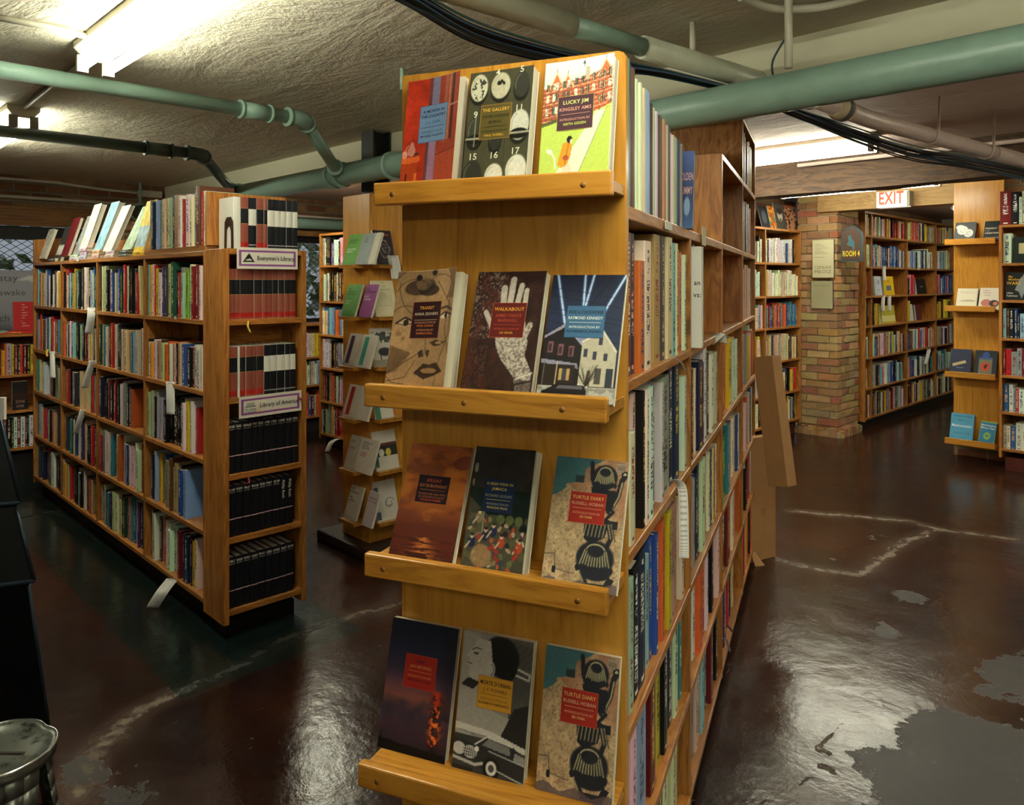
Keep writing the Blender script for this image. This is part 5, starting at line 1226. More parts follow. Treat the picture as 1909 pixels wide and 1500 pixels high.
# --- wooden display pillar round the steel column
DC = (-3.55, 2.205); DX, DY = .25, .25
dp = thing('display_pillar', 'square varnished wooden pillar with small ledges on the dark concrete pad', 'display pillar', T(DC[0], DC[1], 0))
m = MB(); q_ = .018
for a, b in (((0, 0, .056), (DX, q_, 1.855)), ((0, DY - q_, .056), (DX, DY, 1.855)), ((0, q_, .056), (q_, DY - q_, 1.855)), ((DX - q_, q_, .056), (DX, DY - q_, 1.855))): MB().box(a, b).build('board', VZ, dp, bevel=.001)
DF = T(DC[0], DC[1], 0)                       # face towards -y
DS = frame((DC[0] + DX, DC[1], 0), (0, 1, 0))   # face towards +x
DZ = [1.487, 1.222, .966, .70, .435, .175]
dxl = LP(DF, 634, 500, -.08)[0]
for k, z in enumerate(DZ):
    lg = MB().box((dxl, -.09, z - .018), (DX - .004, -.0005, z)).build('ledge', VX, dp, bevel=.001)
    MB().box((dxl, -.0925, z - .01), (DX - .01, -.0905, z + (.035 if k in (1, 2, 3, 5) else .012))).build('acrylic_lip', ACR, lg)
    lg = MB().box((DX + .0005, .004, z - .018), (DX + .09, DY + .06, z)).build('ledge', VX, dp, bevel=.001)
    MB().box((DX + .0905, .01, z - .01), (DX + .0925, DY + .05, z + .012)).build('acrylic_lip', ACR, lg)
GP = 'small paperbacks on the wooden display pillar'
def tl(*a): return list(a)
def stripe(col): return Canvas('#cfcabd', 24, 36).rect(.18, .08, .5, .92, col)
R_ = [
 (0, 637, 661, 'green Pushkin paperback on the uppermost pillar ledge', solid('#5f9a3c'), tl(('ALEXANDER', .08, .48, .06, '#e2ecd0', .8, 'l'), ('PUSHKIN', .08, .40, .06, '#e2ecd0', .8, 'l'), ('THE QUEEN', .08, .78, .06, '#2c4a20', .8, 'l'), ('OF SPADES', .08, .70, .06, '#2c4a20', .8, 'l'))),
 (0, 663, 684, 'silver grey paperback between green and white ones, uppermost pillar ledge', solid('#8b9593'), tl(('THE', .2, .8, .07, '#55605f', .7, 'l'), ('DUEL', .2, .7, .07, '#55605f', .7, 'l'))),
 (0, 686, 696, 'white paperback near the corner on the uppermost pillar ledge', solid('#c8c2b0'), None),
 (1, 634, 660, 'green paperback The Enchanted Wanderer on the second pillar ledge', solid('#5f9a48'), tl(('THE', .1, .82, .055, '#24401c', .8, 'l'), ('ENCHANTED', .1, .74, .055, '#24401c', .8, 'l'), ('WANDERER', .1, .66, .055, '#24401c', .8, 'l'), ('NIKOLAI', .1, .45, .055, '#bcd6a8', .8, 'l'), ('LESKOV', .1, .37, .055, '#bcd6a8', .8, 'l'))),
 (1, 668, 691, 'magenta paperback The Awakening on the second pillar ledge', solid('#8c3a80'), tl(('THE', .1, .82, .055, '#40183c', .8, 'l'), ('AWAKENING', .1, .74, .055, '#40183c', .8, 'l'), ('KATE', .1, .60, .06, '#e4d0e0', .8, 'l'), ('CHOPIN', .1, .51, .06, '#e4d0e0', .8, 'l'))),
 (2, 637, 659, 'white paperback with a purple upright stripe on the pillar', stripe('#4a3050'), None),
 (2, 662, 687, 'white paperback with a teal upright stripe on the pillar', stripe('#3f9a88'), None),
 (3, 637, 660, 'white paperback with a red upright stripe on the pillar', stripe('#a8302c'), None),
 (3, 662, 684, 'white paperback with a small red triangle on the pillar', Canvas('#cfcabd', 24, 36).poly([(.4, .45), (.65, .45), (.6, .68)], '#a8302c'), None),
 (4, 640, 659, 'beige paperback with dark lettering on the fifth pillar ledge', solid('#b8aea0'), tl(('LOVE', .1, .8, .055, '#403838', .8, 'l'), ('LETTERS', .1, .60, .055, '#403838', .8, 'l'))),
 (4, 662, 690, 'white paperback The Death of the Author on the fifth pillar ledge', solid('#cbc4b6'), tl(('THE DEATH', .08, .84, .06, '#1c1a1a', .85, 'l'), ('OF THE', .08, .76, .06, '#1c1a1a', .85, 'l'), ('AUTHOR', .08, .68, .06, '#1c1a1a', .85, 'l'), ('GILBERT', .08, .54, .06, '#b8382c', .85, 'l'), ('ADAIR', .08, .46, .06, '#b8382c', .85, 'l'))),
 (5, 640, 662, 'beige paperback The Pathseeker on the lowest pillar ledge', solid('#bdb6a8'), tl(('THE', .08, .86, .055, '#1c1a1a', .85, 'l'), ('PATHSEEKER', .08, .77, .055, '#1c1a1a', .85, 'l'), ('IMRE', .08, .62, .055, '#1c1a1a', .85, 'l'), ('KERTÉSZ', .08, .53, .055, '#1c1a1a', .85, 'l'))),
 (5, 674, 692, 'pale pink paperback Lucinella on the lowest pillar ledge', solid('#b9adb0'), tl(('LUCINELLA', .08, .78, .055, '#3c2c34', .85, 'l'), ('LORE SEGAL', .08, .68, .055, '#a83c48', .85, 'l'))),
]
for k, a, b, lab, art, tx in R_:
    stand(DF, a, b, 525 + (1.4 - DZ[k]) * 350, DZ[k], -.068, lab, th=.013, hh=.172 if k != 0 else .168, lean_to=-.002, art=art, text=tx, group=GP, col='#cfc8ba')
cow = Canvas('#b9b3a4', 40, 60); cow.rect(0, .5, 1, 1, '#c2beb4').put((cow.noise(8, 10, 3, 3) > .45) * ((cow.Y > .62) & (cow.Y < .9)), '#3a3f36').ell(.55, .38, .3, .11, '#1c1c1e').ell(.85, .42, .1, .06, '#1c1c1e').rect(.32, .18, .38, .35, '#1c1c1e').rect(.68, .18, .74, .35, '#1c1c1e').rect(0, 0, 1, .17, '#8a8470')
face = Canvas('#2a2126', 50, 70); face.arc(.5, .45, .26, .26, 0, 360, .012, '#b8a8a0').arc(.5, .50, .14, .10, 0, 300, .010, '#b8a8a0').arc(.52, .42, .10, .08, 30, 330, .010, '#b8a8a0').arc(.5, .66, .2, .06, 20, 170, .010, '#b8a8a0').line([(.38, .24), (.62, .24)], .008, '#b8a8a0').arc(.22, .46, .04, .06, 60, 300, .01, '#b8a8a0').arc(.78, .46, .04, .06, -120, 120, .01, '#b8a8a0')
shirts = Canvas('#c8c2b4', 40, 60); shirts.rect(0, .34, 1, .66, '#1c1714').ell(.3, .44, .12, .1, '#d8d4c4').ell(.6, .44, .12, .1, '#c8b83c').rect(0, .10, .14, .55, '#2f5a4a').rect(0, .62, 1, .68, '#5a2a24')
drw = Canvas('#c6c2b6', 40, 60); drw.rect(0, .6, .2, .85, '#4a5468').rect(0, .05, .2, .25, '#4a5468').arc(.65, .45, .2, .1, 0, 300, .01, '#403c3a').arc(.6, .40, .15, .08, 100, 400, .01, '#403c3a')
for k, a, b, hh, lab, art, tx in ((0, 704, 738, .185, 'dark hardback No One with a line-drawn head, pillar side', face, tl(('No One', .5, .84, .09, '#c8503c', .7, 'c'))),
                         (1, 702, 742, .19, 'cream paperback with framed lettering on the pillar side', Canvas('#cfc8a2', 30, 45).line([(.2, .3), (.2, .75), (.8, .75), (.8, .3), (.2, .3)], .006, '#9a926c'), tl(('THE', .5, .92, .04, '#8a8258', .6, 'c'), ('WALK', .5, .82, .045, '#8a8258', .6, 'c'))),
                         (2, 700, 738, .20, 'book with a black cow in a field, pillar side', cow, None),
                         (3, 702, 735, .17, 'white and green book above the ochre patterned one, pillar side', Canvas('#c8c4b4', 20, 30).rect(0, 0, .3, .5, '#2f6a50'), None),
                         (4, 703, 745, .20, 'white book with two shirts on a dark band, pillar side', shirts, None),
                         (5, 705, 745, .20, 'white book with a tangled line drawing, lowest on the pillar side', drw, None)):
    stand(DS, a, b, 525 + (1.4 - DZ[k]) * 350, DZ[k], -.066, lab, th=.014, hh=hh, lean_to=-.002, art=art, text=tx, group=GP, col='#cfc8ba')

# --- display panel at right
def pn(k, a, b, lab, art, tx=None, hh=None, col='#cccccc', **kw):
    return stand(MPn, a, b, 525 + (1.4 - PLZ[k]) * 250, PLZ[k] + .0185, -.095, lab, th=.022, hh=hh, lean_to=-.002, art=art, text=tx, group='books facing out on the display panel at right', col=col, hard=True, **kw)
pair = Canvas('#4c5152', 50, 65); pair.ell(.38, .60, .26, .22, '#d8d8d2').ell(.68, .45, .22, .2, '#cfcfc8').arc(.38, .6, .12, .1, 30, 300, .01, '#7a7a78').arc(.68, .44, .1, .08, 30, 300, .01, '#7a7a78').rect(0, 0, 1, .13, '#d9d6cc').ell(.25, .75, .2, .12, '#dededa')
pn(0, 1777, 1816, 'grey book with two pale faces, uppermost panel ledge', pair, None, .175, '#7a3a24')
pn(0, 1832, 1866, 'black book Present at the Creation on uppermost panel ledge', Canvas('#1d2427', 24, 36).rect(.1, .15, .9, .2, '#5c6a6a'), tl(('PRESENT', .06, .60, .08, '#dcd8c6', .9, 'l'), ('at the', .06, .50, .05, '#a8b0a8', .9, 'l'), ('CREATION', .06, .37, .08, '#dcd8c6', .9, 'l')), .175)
pn(1, 1781, 1819, 'cream book with a small landscape strip, second panel ledge', Canvas('#d6d0b8', 50, 65).poly([(.12, .38), (.3, .42), (.6, .45), (.9, .43), (.9, .37), (.12, .36)], '#9a927c'), tl(('PHOENIX', .5, .76, .09, '#b8b094', .8, 'c')), .175)
pn(1, 1823, 1864, 'white book with two round pictures, second panel ledge', Canvas('#d4cfc0', 50, 65).ell(.34, .30, .24, .17, '#b06a60').ell(.70, .28, .22, .16, '#241c18').ell(.76, .28, .1, .08, '#c8704c'), tl(('A Most', .3, .85, .06, '#a87870', .6, 'c'), ('Perfect', .36, .74, .07, '#a87870', .7, 'c'), ('Union', .36, .63, .07, '#a87870', .7, 'c')), .18)
pn(2, 1768, 1808, 'dark blue hardback with a slanting gold label, third panel ledge', Canvas('#1c2340', 50, 65).poly([(.12, .42), (.72, .58), (.78, .48), (.18, .32)], '#a8986a'), tl(('THE CITY', .5, .26, .04, '#8a90a8', .5, 'c')), .21, '#1c2340')
bott = Canvas('#14171c', 50, 65); bott.ell(.5, .82, .16, .12, '#24448a').rect(.42, .74, .58, .95, '#24448a').rect(.2, .1, .8, .74, '#2a4a88').rect(.22, .14, .78, .66, '#6a6a4a').ell(.5, .38, .22, .17, '#b83a20').ell(.5, .38, .06, .08, '#1a1210').ell(.56, .44, .06, .03, '#1a1210')
pn(2, 1814, 1856, 'dark book with a blue bottle and red label, third panel ledge', bott, None, .21, '#14171c')
pn(3, 1769, 1812, 'large light blue Book of Mathematics on the lowest panel ledge', solid('#4a93b8'), tl(('The New York Times', .5, .88, .05, '#1e3a50', .8, 'c'), ('BOOK OF', .5, .74, .04, '#1e3a50', .5, 'c'), ('Mathematics', .5, .52, .10, '#dfe8e6', .86, 'c'), ('more than 100 years of writing', .5, .30, .03, '#1e3a50', .7, 'c')), .225, '#4a93b8')
knot = solid('#2478a0'); knot.ell(.5, .40, .22, .15, '#8ab04a').ell(.5, .40, .08, .05, '#2478a0').line([(.3, .45), (.7, .35)], .015, '#2478a0').rect(0, 0, 1, .03, '#8ab04a').rect(0, .97, 1, 1, '#8ab04a').rect(0, 0, .03, 1, '#8ab04a').rect(.97, 0, 1, 1, '#8ab04a')
pn(3, 1822, 1852, 'blue Mathematics Minus Fear with a green knot, lowest panel ledge', knot, tl(('Mathematics', .5, .80, .08, '#dfe8e6', .9, 'c'), ('Minus Fear', .5, .69, .08, '#dfe8e6', .9, 'c')), .19, '#2478a0', tilt=.05)
# face-outs in the right edge case and other shelves
wars = Canvas('#17181a', 50, 70); wars.poly([(.35, .35), (.5, .7), (.7, .95), (.85, .9), (.8, .5), (1, .3), (.7, .28), (.6, .05), (.5, .3)], '#7d8284')
stand(RC, 1874, 1925, 560, RCz[1] + .001, .03, 'black book My Mother\'s Wars with a white dress, right edge bookcase', th=.02, hh=.205, lean_to=.06, art=wars, text=tl(('My', .12, .80, .08, '#d8a82c', .3, 'l'), ('Mother\'s', .12, .70, .08, '#d8a82c', .5, 'l'), ('WARS', .04, .55, .11, '#d8a82c', .55, 'l'), ('Lillian', .05, .22, .06, '#d8d4c8', .4, 'l'), ('Faderman', .05, .12, .06, '#d8d4c8', .5, 'l')), group='face-out books in the right edge bookcase')
stand(RC, 1888, 1935, 480, RCz[0] + .001, .03, 'dark green book with a cream label, top shelf at the right edge', th=.02, hh=.19, lean_to=.06, art=Canvas('#1a2826', 24, 36).rect(.25, .35, .9, .75, '#b9ae84'), group='face-out books in the right edge bookcase')
bx4 = lambda a, b, k, lab, art, hh=.16, tx=None, th=.02, yl=.04: stand(R4, a, b, 525 + (1.4 - Rz[k]) * 190, Rz[k] + .001, yl, lab, th=th, hh=hh, lean_to=yl + .03 + th * .5, art=art, text=tx, group='face-out books on the far room shelves', hard=True)
bx4(1632, 1645, 2, 'pale blue white book standing beside the yellow one, far room', Canvas('#c3cbd0', 20, 30).ell(.6, .7, .2, .12, '#8fa0b0'), .19, tl(('SHALLOWS', .5, .25, .06, '#4a5a6a', .8, 'c')))
bx4(1649, 1668, 2, 'yellow book with red lettering, second bay of the far room', Canvas('#d8b41c', 24, 36).rect(.25, .25, .7, .5, '#5a6a7a'), .19, tl(('JUGS', .5, .68, .12, '#b8342c', .8, 'c')))
bx4(1630, 1643, 3, 'yellow patterned book, second bay of the far room below', Canvas('#d0c050', 24, 36).rect(.1, .1, .9, .5, '#c8b890'), .17)
bx4(1645, 1670, 3, 'large olive yellow landscape book in the far room', Canvas('#b8ac3c', 24, 36).rect(0, .1, 1, .45, '#d8d088'), .18)
bx4(1710, 1728, 2, 'black book reading Work Life on the far room shelves', Canvas('#141414', 24, 36), .165, tl(('WORKLIFE', .5, .45, .07, '#c8c8c0', .8, 'c')))
bx4(1688, 1704, 3, 'white book with a brown bean on the far room shelves', Canvas('#cfcabc', 24, 36).ell(.5, .42, .16, .08, '#5a2a1c', 1, .5), .18)
bx4(1709, 1719, 3, 'dark red book leaning beside the bean book, far room', Canvas('#5a1c20', 12, 18), .17)
bx4(1747, 1762, 3, 'dark book How It Began in the last visible bay, far room', Canvas('#1a181c', 24, 36).ell(.5, .5, .3, .18, '#4a3c50'), .19, tl(('HOW IT', .5, .84, .07, '#c8c8c0', .8, 'c'), ('BEGAN', .5, .74, .07, '#c8c8c0', .8, 'c')))
bx4(1748, 1757, 2, 'grey white book in the last visible bay, far room', Canvas('#a8a8a4', 12, 18).rect(0, .3, 1, .6, '#3a3a3c'), .17)
# magazines above the case left of the pillar
for a, b, h_, lab, art in ((1421, 1437, .2, 'dark magazine at the left end above the wall case', Canvas('#20242a', 20, 30).ell(.5, .5, .3, .3, '#48505a')),
                           (1438, 1452, .21, 'orange and yellow comic-coloured magazine above the wall case', (lambda c: c.put((c.noise(5, 8, 3, 2) > .5) * 1.0, '#d8a02c').put((c.noise(6, 9, 5, 2) > .6) * 1.0, '#3a7a4a'))(Canvas('#b8401c', 24, 36))),
                           (1449, 1468, .24, 'grey magazine with a bearded man\'s face above the wall case', Canvas('#4a4640', 40, 60).ell(.5, .55, .24, .24, '#b8aea0').ell(.5, .72, .26, .12, '#2c2824').ell(.42, .58, .04, .02, '#2a2622').ell(.60, .58, .04, .02, '#2a2622').ell(.5, .38, .1, .06, '#5a5048')),
                           (1467, 1490, .24, 'brown Shakespeare magazine with figures above the wall case', (lambda c: c.put((c.noise(6, 8, 4, 3) > .5) * 1.0, '#a8785a').rect(0, .9, 1, 1, '#8a4a30'))(Canvas('#33241c', 30, 45)))):
    stand(SW, a, b, 420, 1.871, .05, lab, th=.006, hh=h_, lean_to=.10, art=art, group='magazines above the wall case left of the pillar', name='magazine', text=tl(('Shakespeare', .5, .84, .05, '#d8cdb8', .8, 'c')) if 'Shakes' in lab else None)
# zone one, red list book and poster at the left window
stand(BL, 23, 52, 750, Blz[1] + .001, .02, 'dark book Zone One standing under the left window', th=.03, hh=.20, lean_to=.05, art=Canvas('#201a1a', 30, 40).rect(0, .35, 1, .6, '#3a211c'), text=tl(('ZONE', .5, .24, .10, '#b08a78', .6, 'c'), ('ONE', .5, .08, .10, '#b08a78', .5, 'c')))
stand(BL, 25, 66, 600, 1.031 + .021, .05, 'red book of handwritten white lines below the left window', th=.02, hh=.205, lean_to=.09, art=Canvas('#b01c20', 12, 18), text=tl(*[('- ' + s_, .35, .88 - .093 * i, .035, '#e8c8c0', .5, 'l') for i, s_ in enumerate(('THE', 'THINGS', 'I\'VE', 'LEARNT', 'ABOUT', 'LIFE', 'I', 'FIRST', 'LEARNED'))]))
xx0 = LP(BL, -10, 615, .06)[0]
for i, (c, lab, x0_) in enumerate((('r', 'flat red book under the standing red book', 1.55),)):
    rec(BL @ T(LP(BL, 78, 615, .03)[0], .02, 1.0305) @ RYm(-PI / 2), .018, .30, .14, c, lab, 'books lying under the left window', 0); BOOKS[-1]['end'] = 'left'; BOOKS[-1]['label'] = 'flat red book lying under the red list book'
rec(BL @ T(LP(BL, 13, 612, .03)[0], .02, 1.0305) @ RYm(-PI / 2), .022, .22, .14, 's', '', 'books lying under the left window', 1); BOOKS[-1]['end'] = 'left'; BOOKS[-1]['label'] = 'flat pale green book lying at the left edge window sill'
pc = Canvas('#7d7c84', 40, 40); pc.grad([(0, '#4a4850'), (.12, '#6c6a72'), (.3, '#85848c'), (1, '#8f8e96')]).line([(0, .62), (1, .60)], .006, '#55545c').poly([(.84, .85), (1, .95), (1, .8)], '#b9b4b0')
PF = frame((-6.56, .45, 0), (0, 1, 0)); 
pt = thing('poster', 'grey poster reading stay awake in the left window', 'poster', PF)
pw = LP(PF, 64, 560, 0)[0] + .04; MB().box((0, .001, 1.032), (pw, .006, 1.485)).build('backing', flat('poster_board', '#77767c', .6), pt)
pc.mesh('poster_print', pw, .453, pt, 0, z0=1.032)
lx = lambda px: LP(PF, px, 560, 0)[0]
lettering(pt, 'lettering', [('stay', lx(-1), 1.405, .05, srgb('#4c4b50'), .4, 'l'), ('awake', lx(-2), 1.30, .046, srgb('#4c4b50'), .4, 'l'), ('ch', lx(-1), 1.11, .05, srgb('#4c4b50'), .2, 'l')], y=-.002, bold=0)

# --- books piled and leaning on the left bookcase top
def lu(px, py, yl=.05): return LP(LU, px, py, yl)[0]
def lean_book(px, base, ang, code, w, h, lab, yaw=0, d=.14, yl=.03, split=None):
    c = PAL[code][0]; a = Canvas(c, 20, 30)
    if split: a.rect(0, split[0], 1, split[1], split[2])
    a.grain(.25, 5, 8)
    faceout(lab, LU @ T(lu(px, 470, yl) - d / 2, yl, base + .0008) @ RXm(-ang), d, h, w, art=a, col=c, hard=True, group='books leaning on top of the left bookcase')
def stack(px, n, code, lab, w=.02, h=.15, d=.13, z=1.5265):
    for i in range(n):
        rec(LU @ T(lu(px, 475, .02) , .012 + (i % 2) * .004, z) @ RYm(-PI / 2), w, h, d, code[i % len(code)], '', 'books lying in low piles on the left bookcase', i, hard=True); b = BOOKS[-1]; b['end'] = 'left'
        b['label'] = lab % ('lowest', 'middle', 'topmost')[i if n == 3 else i * 2] if '%s' in lab else lab
        z += w + .0006
    return z
z1 = stack(104, 1, 'k', 'flat black book under the first leaning pair on the left bookcase', .026)
z2 = stack(146, 2, 'ww', '%s white book in the pile at the far end of the left bookcase', .015, .16)
z3 = stack(163, 3, 'www', '%s silvery white book in the pile of three on the left bookcase', .022, .13)
z4 = stack(187, 2, 'cc', '%s cream book in the pair beside the pile of three', .024, .13)
z5 = stack(214, 2, 'ww', '%s patterned white book in a flat pair on the left bookcase', .018, .14)
z6 = stack(240, 2, 'KK', '%s charcoal book in a flat pair beside the yellow one', .017, .14)
z7 = stack(273, 1, 'y', 'flat yellow book at the edge of the raised board', .022, .17)
lean_book(76, z1, .32, 'w', .02, .21, 'white book with red corner leaning, leftmost on the bookcase top')
lean_book(105, 1.5268, .30, 'K', .022, .235, 'charcoal book with white swirls leaning on the left bookcase', split=(.2, .45, '#c8c4bc'))
lean_book(119, z2, .30, 'd', .022, .25, 'red-jacketed book leaning above the white pile')
lean_book(141, z2, .34, 'g', .024, .25, 'grey plastic-wrapped book leaning behind the white one')
lean_book(155, z3, .30, 'w', .028, .27, 'tall plain white book leaning above the pile of three')
lean_book(182, z4, .33, 'l', .03, .285, 'tall grey and cream book leaning, tallest on the left bookcase top')
lean_book(199, z5, .38, 'w', .022, .27, 'white book with black spots leaning above its flat pair')
lean_book(236, z6, .42, 's', .022, .25, 'pale grey book leaning above the charcoal pair')
lean_book(258, z7, .25, 'y', .01, .26, 'thin yellow and blue book leaning on the standing row', split=(.1, .5, '#9ab4c0'))

# --- signs on the end bookcase
def paper_sign(label, px0, px1, ztop, h, title, emblem, big=''):
    t = thing('paper_sign', label, 'sign', EC)
    x0 = LP(EC, px0, 475, -.012)[0]; x1 = LP(EC, px1, 475, -.012)[0]; w = x1 - x0
    c = Canvas('#d9d3c4', 140, 44); pur = '#8a4a8c'; pk = '#4c2a50'
    for a, b in (((.03, .12), (.97, .88)),): c.rect(a[0], a[1], b[0], a[1] + .09, pur).rect(a[0], b[1] - .09, b[0], b[1], pur).rect(a[0], a[1], a[0] + .03, b[1], pur).rect(b[0] - .03, a[1], b[0], b[1], pur)
    c.rect(.06, .21, .94, .225, pk).rect(.06, .775, .94, .79, pk).rect(.06, .21, .065, .79, pk).rect(.935, .21, .94, .79, pk)
    if emblem == 'triangle': c.poly([(.09, .32), (.19, .74), (.28, .32)], '#1c1c20').poly([(.13, .38), (.24, .38), (.21, .47), (.16, .46)], '#c8c4ba')
    else:
        c.line([(.10, .50), (.25, .50)], .006, '#2c2c34'); c.line([(.11, .56), (.24, .56)], .004, '#2c2c34')
        for k in range(7): c.line([(.125 + k * .016, .60), (.115 + k * .02, .68)], .003, '#2c2c34')
    df = lambda x: -.013 - .006 * math.cos(PI * (x - x0) / w)
    o = c.mesh('sign_sheet', w, h, t, 0, deform=df, x0=x0, z0=ztop - h)
    lettering(t, 'lettering', [(title, x0 + w * .63, ztop - h * .58, h * .2, srgb('#1c1c22'), w * .62)] + ([('The Library', x0 + w * .17, ztop - h * .66, h * .10, srgb('#2c2c34'), w * .18), ('of America', x0 + w * .17, ztop - h * .78, h * .10, srgb('#2c2c34'), w * .18)] if emblem != 'triangle' else []), y=-.0015, deform=df)
    return t
paper_sign('white card reading Everyman\'s Library with purple border', 440, 556, 1.536, .085, 'Everyman\'s Library', 'triangle')
paper_sign('white card reading Library of America with purple border', 444, 563, .948, .085, 'Library of America', 'arch')
be = MB(); bz = 1.5315
hh_ = .125; yy_ = .055
pr = [(yy_ - .045, 0), (yy_ - .042, hh_ * .85), (yy_ - .025, hh_), (yy_ + .01, hh_), (yy_ + .03, hh_ * .85), (yy_ + .034, 0), (yy_ + .018, 0), (yy_ + .016, hh_ * .6), (yy_ + .002, hh_ * .74), (yy_ - .016, hh_ * .72), (yy_ - .027, hh_ * .55), (yy_ - .029, 0)]
be.prism([(.040, a, bz + b) for a, b in pr], (.0025, 0, 0)); be.box((.043, yy_ - .045, bz), (.044, yy_ + .034, bz + .002))
tag(be.build('bookend', flat('brown_enamel_metal', '#3a2418', .4, .3), None, EC), 'brown arched metal bookend beside the red and black hardbacks', 'bookend')
# Henry Roth header card behind the second row
x0, z0 = LP(LU, 324, 620, .045); x1, z1_ = LP(LU, 386, 620, .045); x1 = min(x1, 2.775)
t = thing('header_card', 'black and white card reading Henry Roth behind the second shelf row', 'card', LU)
MB().box((x0, .158, .9535), (x1, .162, 1.215)).build('card', flat('black_card', '#141414', .5), t)
lettering(t, 'lettering', [('HENRY ROTH', (x0 + x1) / 2, 1.172, .030, srgb('#cfc8b4'), (x1 - x0) * .95)], y=.1575)

# --- paper slips and ribbons
SLIP = NT('printed_receipt_paper', .7)
_u = SLIP.node('ShaderNodeSeparateXYZ'); SLIP.set(_u.inputs[0], SLIP.node('ShaderNodeUVMap').outputs[0])
_ln = SLIP.math('MULTIPLY', SLIP.math('GREATER_THAN', SLIP.math('FRACT', SLIP.math('MULTIPLY', _u.outputs[1], 26.0)), .6), SLIP.math('LESS_THAN', SLIP.math('ABSOLUTE', SLIP.math('SUBTRACT', _u.outputs[0], .5)), .36))
_bc = SLIP.math('MULTIPLY', SLIP.math('GREATER_THAN', _u.outputs[1], .88), SLIP.math('LESS_THAN', SLIP.math('ABSOLUTE', SLIP.math('SUBTRACT', _u.outputs[0], .5)), .3))
SLIP.color(SLIP.mix(SLIP.math('MULTIPLY', SLIP.math('MAXIMUM', _ln, _bc), .45), srgb('#d6d4ce'), srgb('#55545a'))); SLIP = SLIP.m
def slip(M, pts, wpx, yl, lab, wv=None, mat=None, name='paper_slip', cat='paper slip', grp='paper slips hanging from the shelves', yout=.02):
    P3 = []
    for i, (px, py) in enumerate(pts):
        y_ = yl - yout * math.sin(PI * .5 * i / (len(pts) - 1)) ; x_, z_ = LP(M, px, py, y_); P3.append((x_, y_, z_))
    P3 = [tuple(p) for p in curve(P3, 5)]
    rt = M.inverted().to_3x3() @ (CM.to_3x3() @ Vector((1, 0, 0)))
    d0 = (M.inverted() @ O0 - Vector(P3[0])).length; w = wpx * d0 / F
    wv = wv or rt
    wv = Vector(wv).normalized() * w
    m = MB(); m.strip(P3, wv); o = m.build(name, mat or SLIP, None, M, attrs=True)
    sd = o.modifiers.new('thick', 'SOLIDIFY'); sd.thickness = .0004
    return tag(o, lab, cat, grp)
slip(LU, [(170, 573), (170, 590), (165, 622)], 13, -.003, 'white slip hanging from the top shelf, second farthest bay')
slip(LU, [(98, 655), (98, 680), (99, 704)], 8, -.003, 'narrow white slip hanging in the farthest bay')
slip(LU, [(173, 672), (164, 700), (158, 723)], 11, -.003, 'white slip slanting below the second shelf, second farthest bay')
slip(LU, [(155, 763), (148, 785), (141, 808)], 10, -.003, 'white slip slanting below the third shelf, second farthest bay')
slip(LU, [(317, 711), (318, 740), (318, 772)], 14, -.003, 'white printed slip over black spines in the nearest bay')
slip(LU, [(322, 1078), (303, 1102), (284, 1132)], 20, -.004, 'long white slip hanging out of the bottom shelf towards the floor', yout=.10)
slip(SC, [(1256, 893), (1272, 912), (1275, 1000), (1275, 1040)], 17, -.002, 'white slip curling over the third shelf of the central bookcase', yout=.03)
slip(DS, [(732, 476), (737, 500), (740, 520)], 20, -.094, 'white slip hanging below the dark No One hardback', yout=.01)
slip(R4, [(1648, 496), (1648, 510), (1649, 523)], 6, -.004, 'white slip beside the yellow book, far room, highest of three')
slip(R4, [(1647, 551), (1646, 565), (1646, 580)], 6, -.004, 'white slip hanging left of its twin in the far room')
slip(R4, [(1658, 551), (1658, 565), (1658, 579)], 6, -.004, 'white slip hanging right of its twin in the far room')
slip(R4, [(1732, 650), (1729, 665), (1726, 678)], 6, -.004, 'white slip hanging low in the far room shelves')
slip(SW, [(1448, 788), (1455, 800), (1463, 815)], 9, -.004, 'white slip by the floor below the case left of the pillar', yout=.05)
slip(BA, [(632, 817), (618, 824), (610, 842)], 9, -.004, 'white slip curling above the floor at the tall back bookcase', yout=.1)
YRIB = flat('gold_ribbon', '#c8a23c', .5); RRIB = flat('red_ribbon', '#8a2430', .5); BRIB = flat('blue_ribbon', '#2a4a8a', .5); WRIB = flat('white_ribbon', '#c8c8c4', .5)
for M_, pts, mt, lab in ((EC, [(463, 598), (462, 608), (467, 620)], YRIB, 'gold ribbon bookmark below the second row of the end bookcase'), (EC, [(481, 740), (481, 755), (480, 768)], YRIB, 'gold ribbon bookmark over the Library of America card'),
                         (EC, [(556, 736), (558, 741), (563, 746)], RRIB, 'dark red ribbon bookmark at the corner of the lower card'), (EC, [(463, 890), (463, 900), (440, 904)], RRIB, 'red ribbon bookmark above the fifth row'),
                         (SC, [(1258, 668), (1270, 676), (1278, 692)], WRIB, 'white ribbon bookmark below the second shelf of the central bookcase'), (SC, [(1346, 1166), (1356, 1166), (1366, 1178)], BRIB, 'blue ribbon bookmark low on the central bookcase'), (SC, [(1346, 1190), (1354, 1192), (1361, 1215)], WRIB, 'white ribbon bookmark lowest on the central bookcase'),
                         (LU, [(89, 651), (87, 657), (88, 664)], YRIB, 'gold ribbon bookmark in the farthest bay')):
    slip(M_, pts, 3.5, -.003, lab, mat=mt, name='ribbon_bookmark', cat='ribbon', grp='ribbon bookmarks', yout=.015)
TAGM = flat('cream_label_card', '#c8bf90', .6); TAGW = flat('white_label_card', '#cfcbbd', .6)
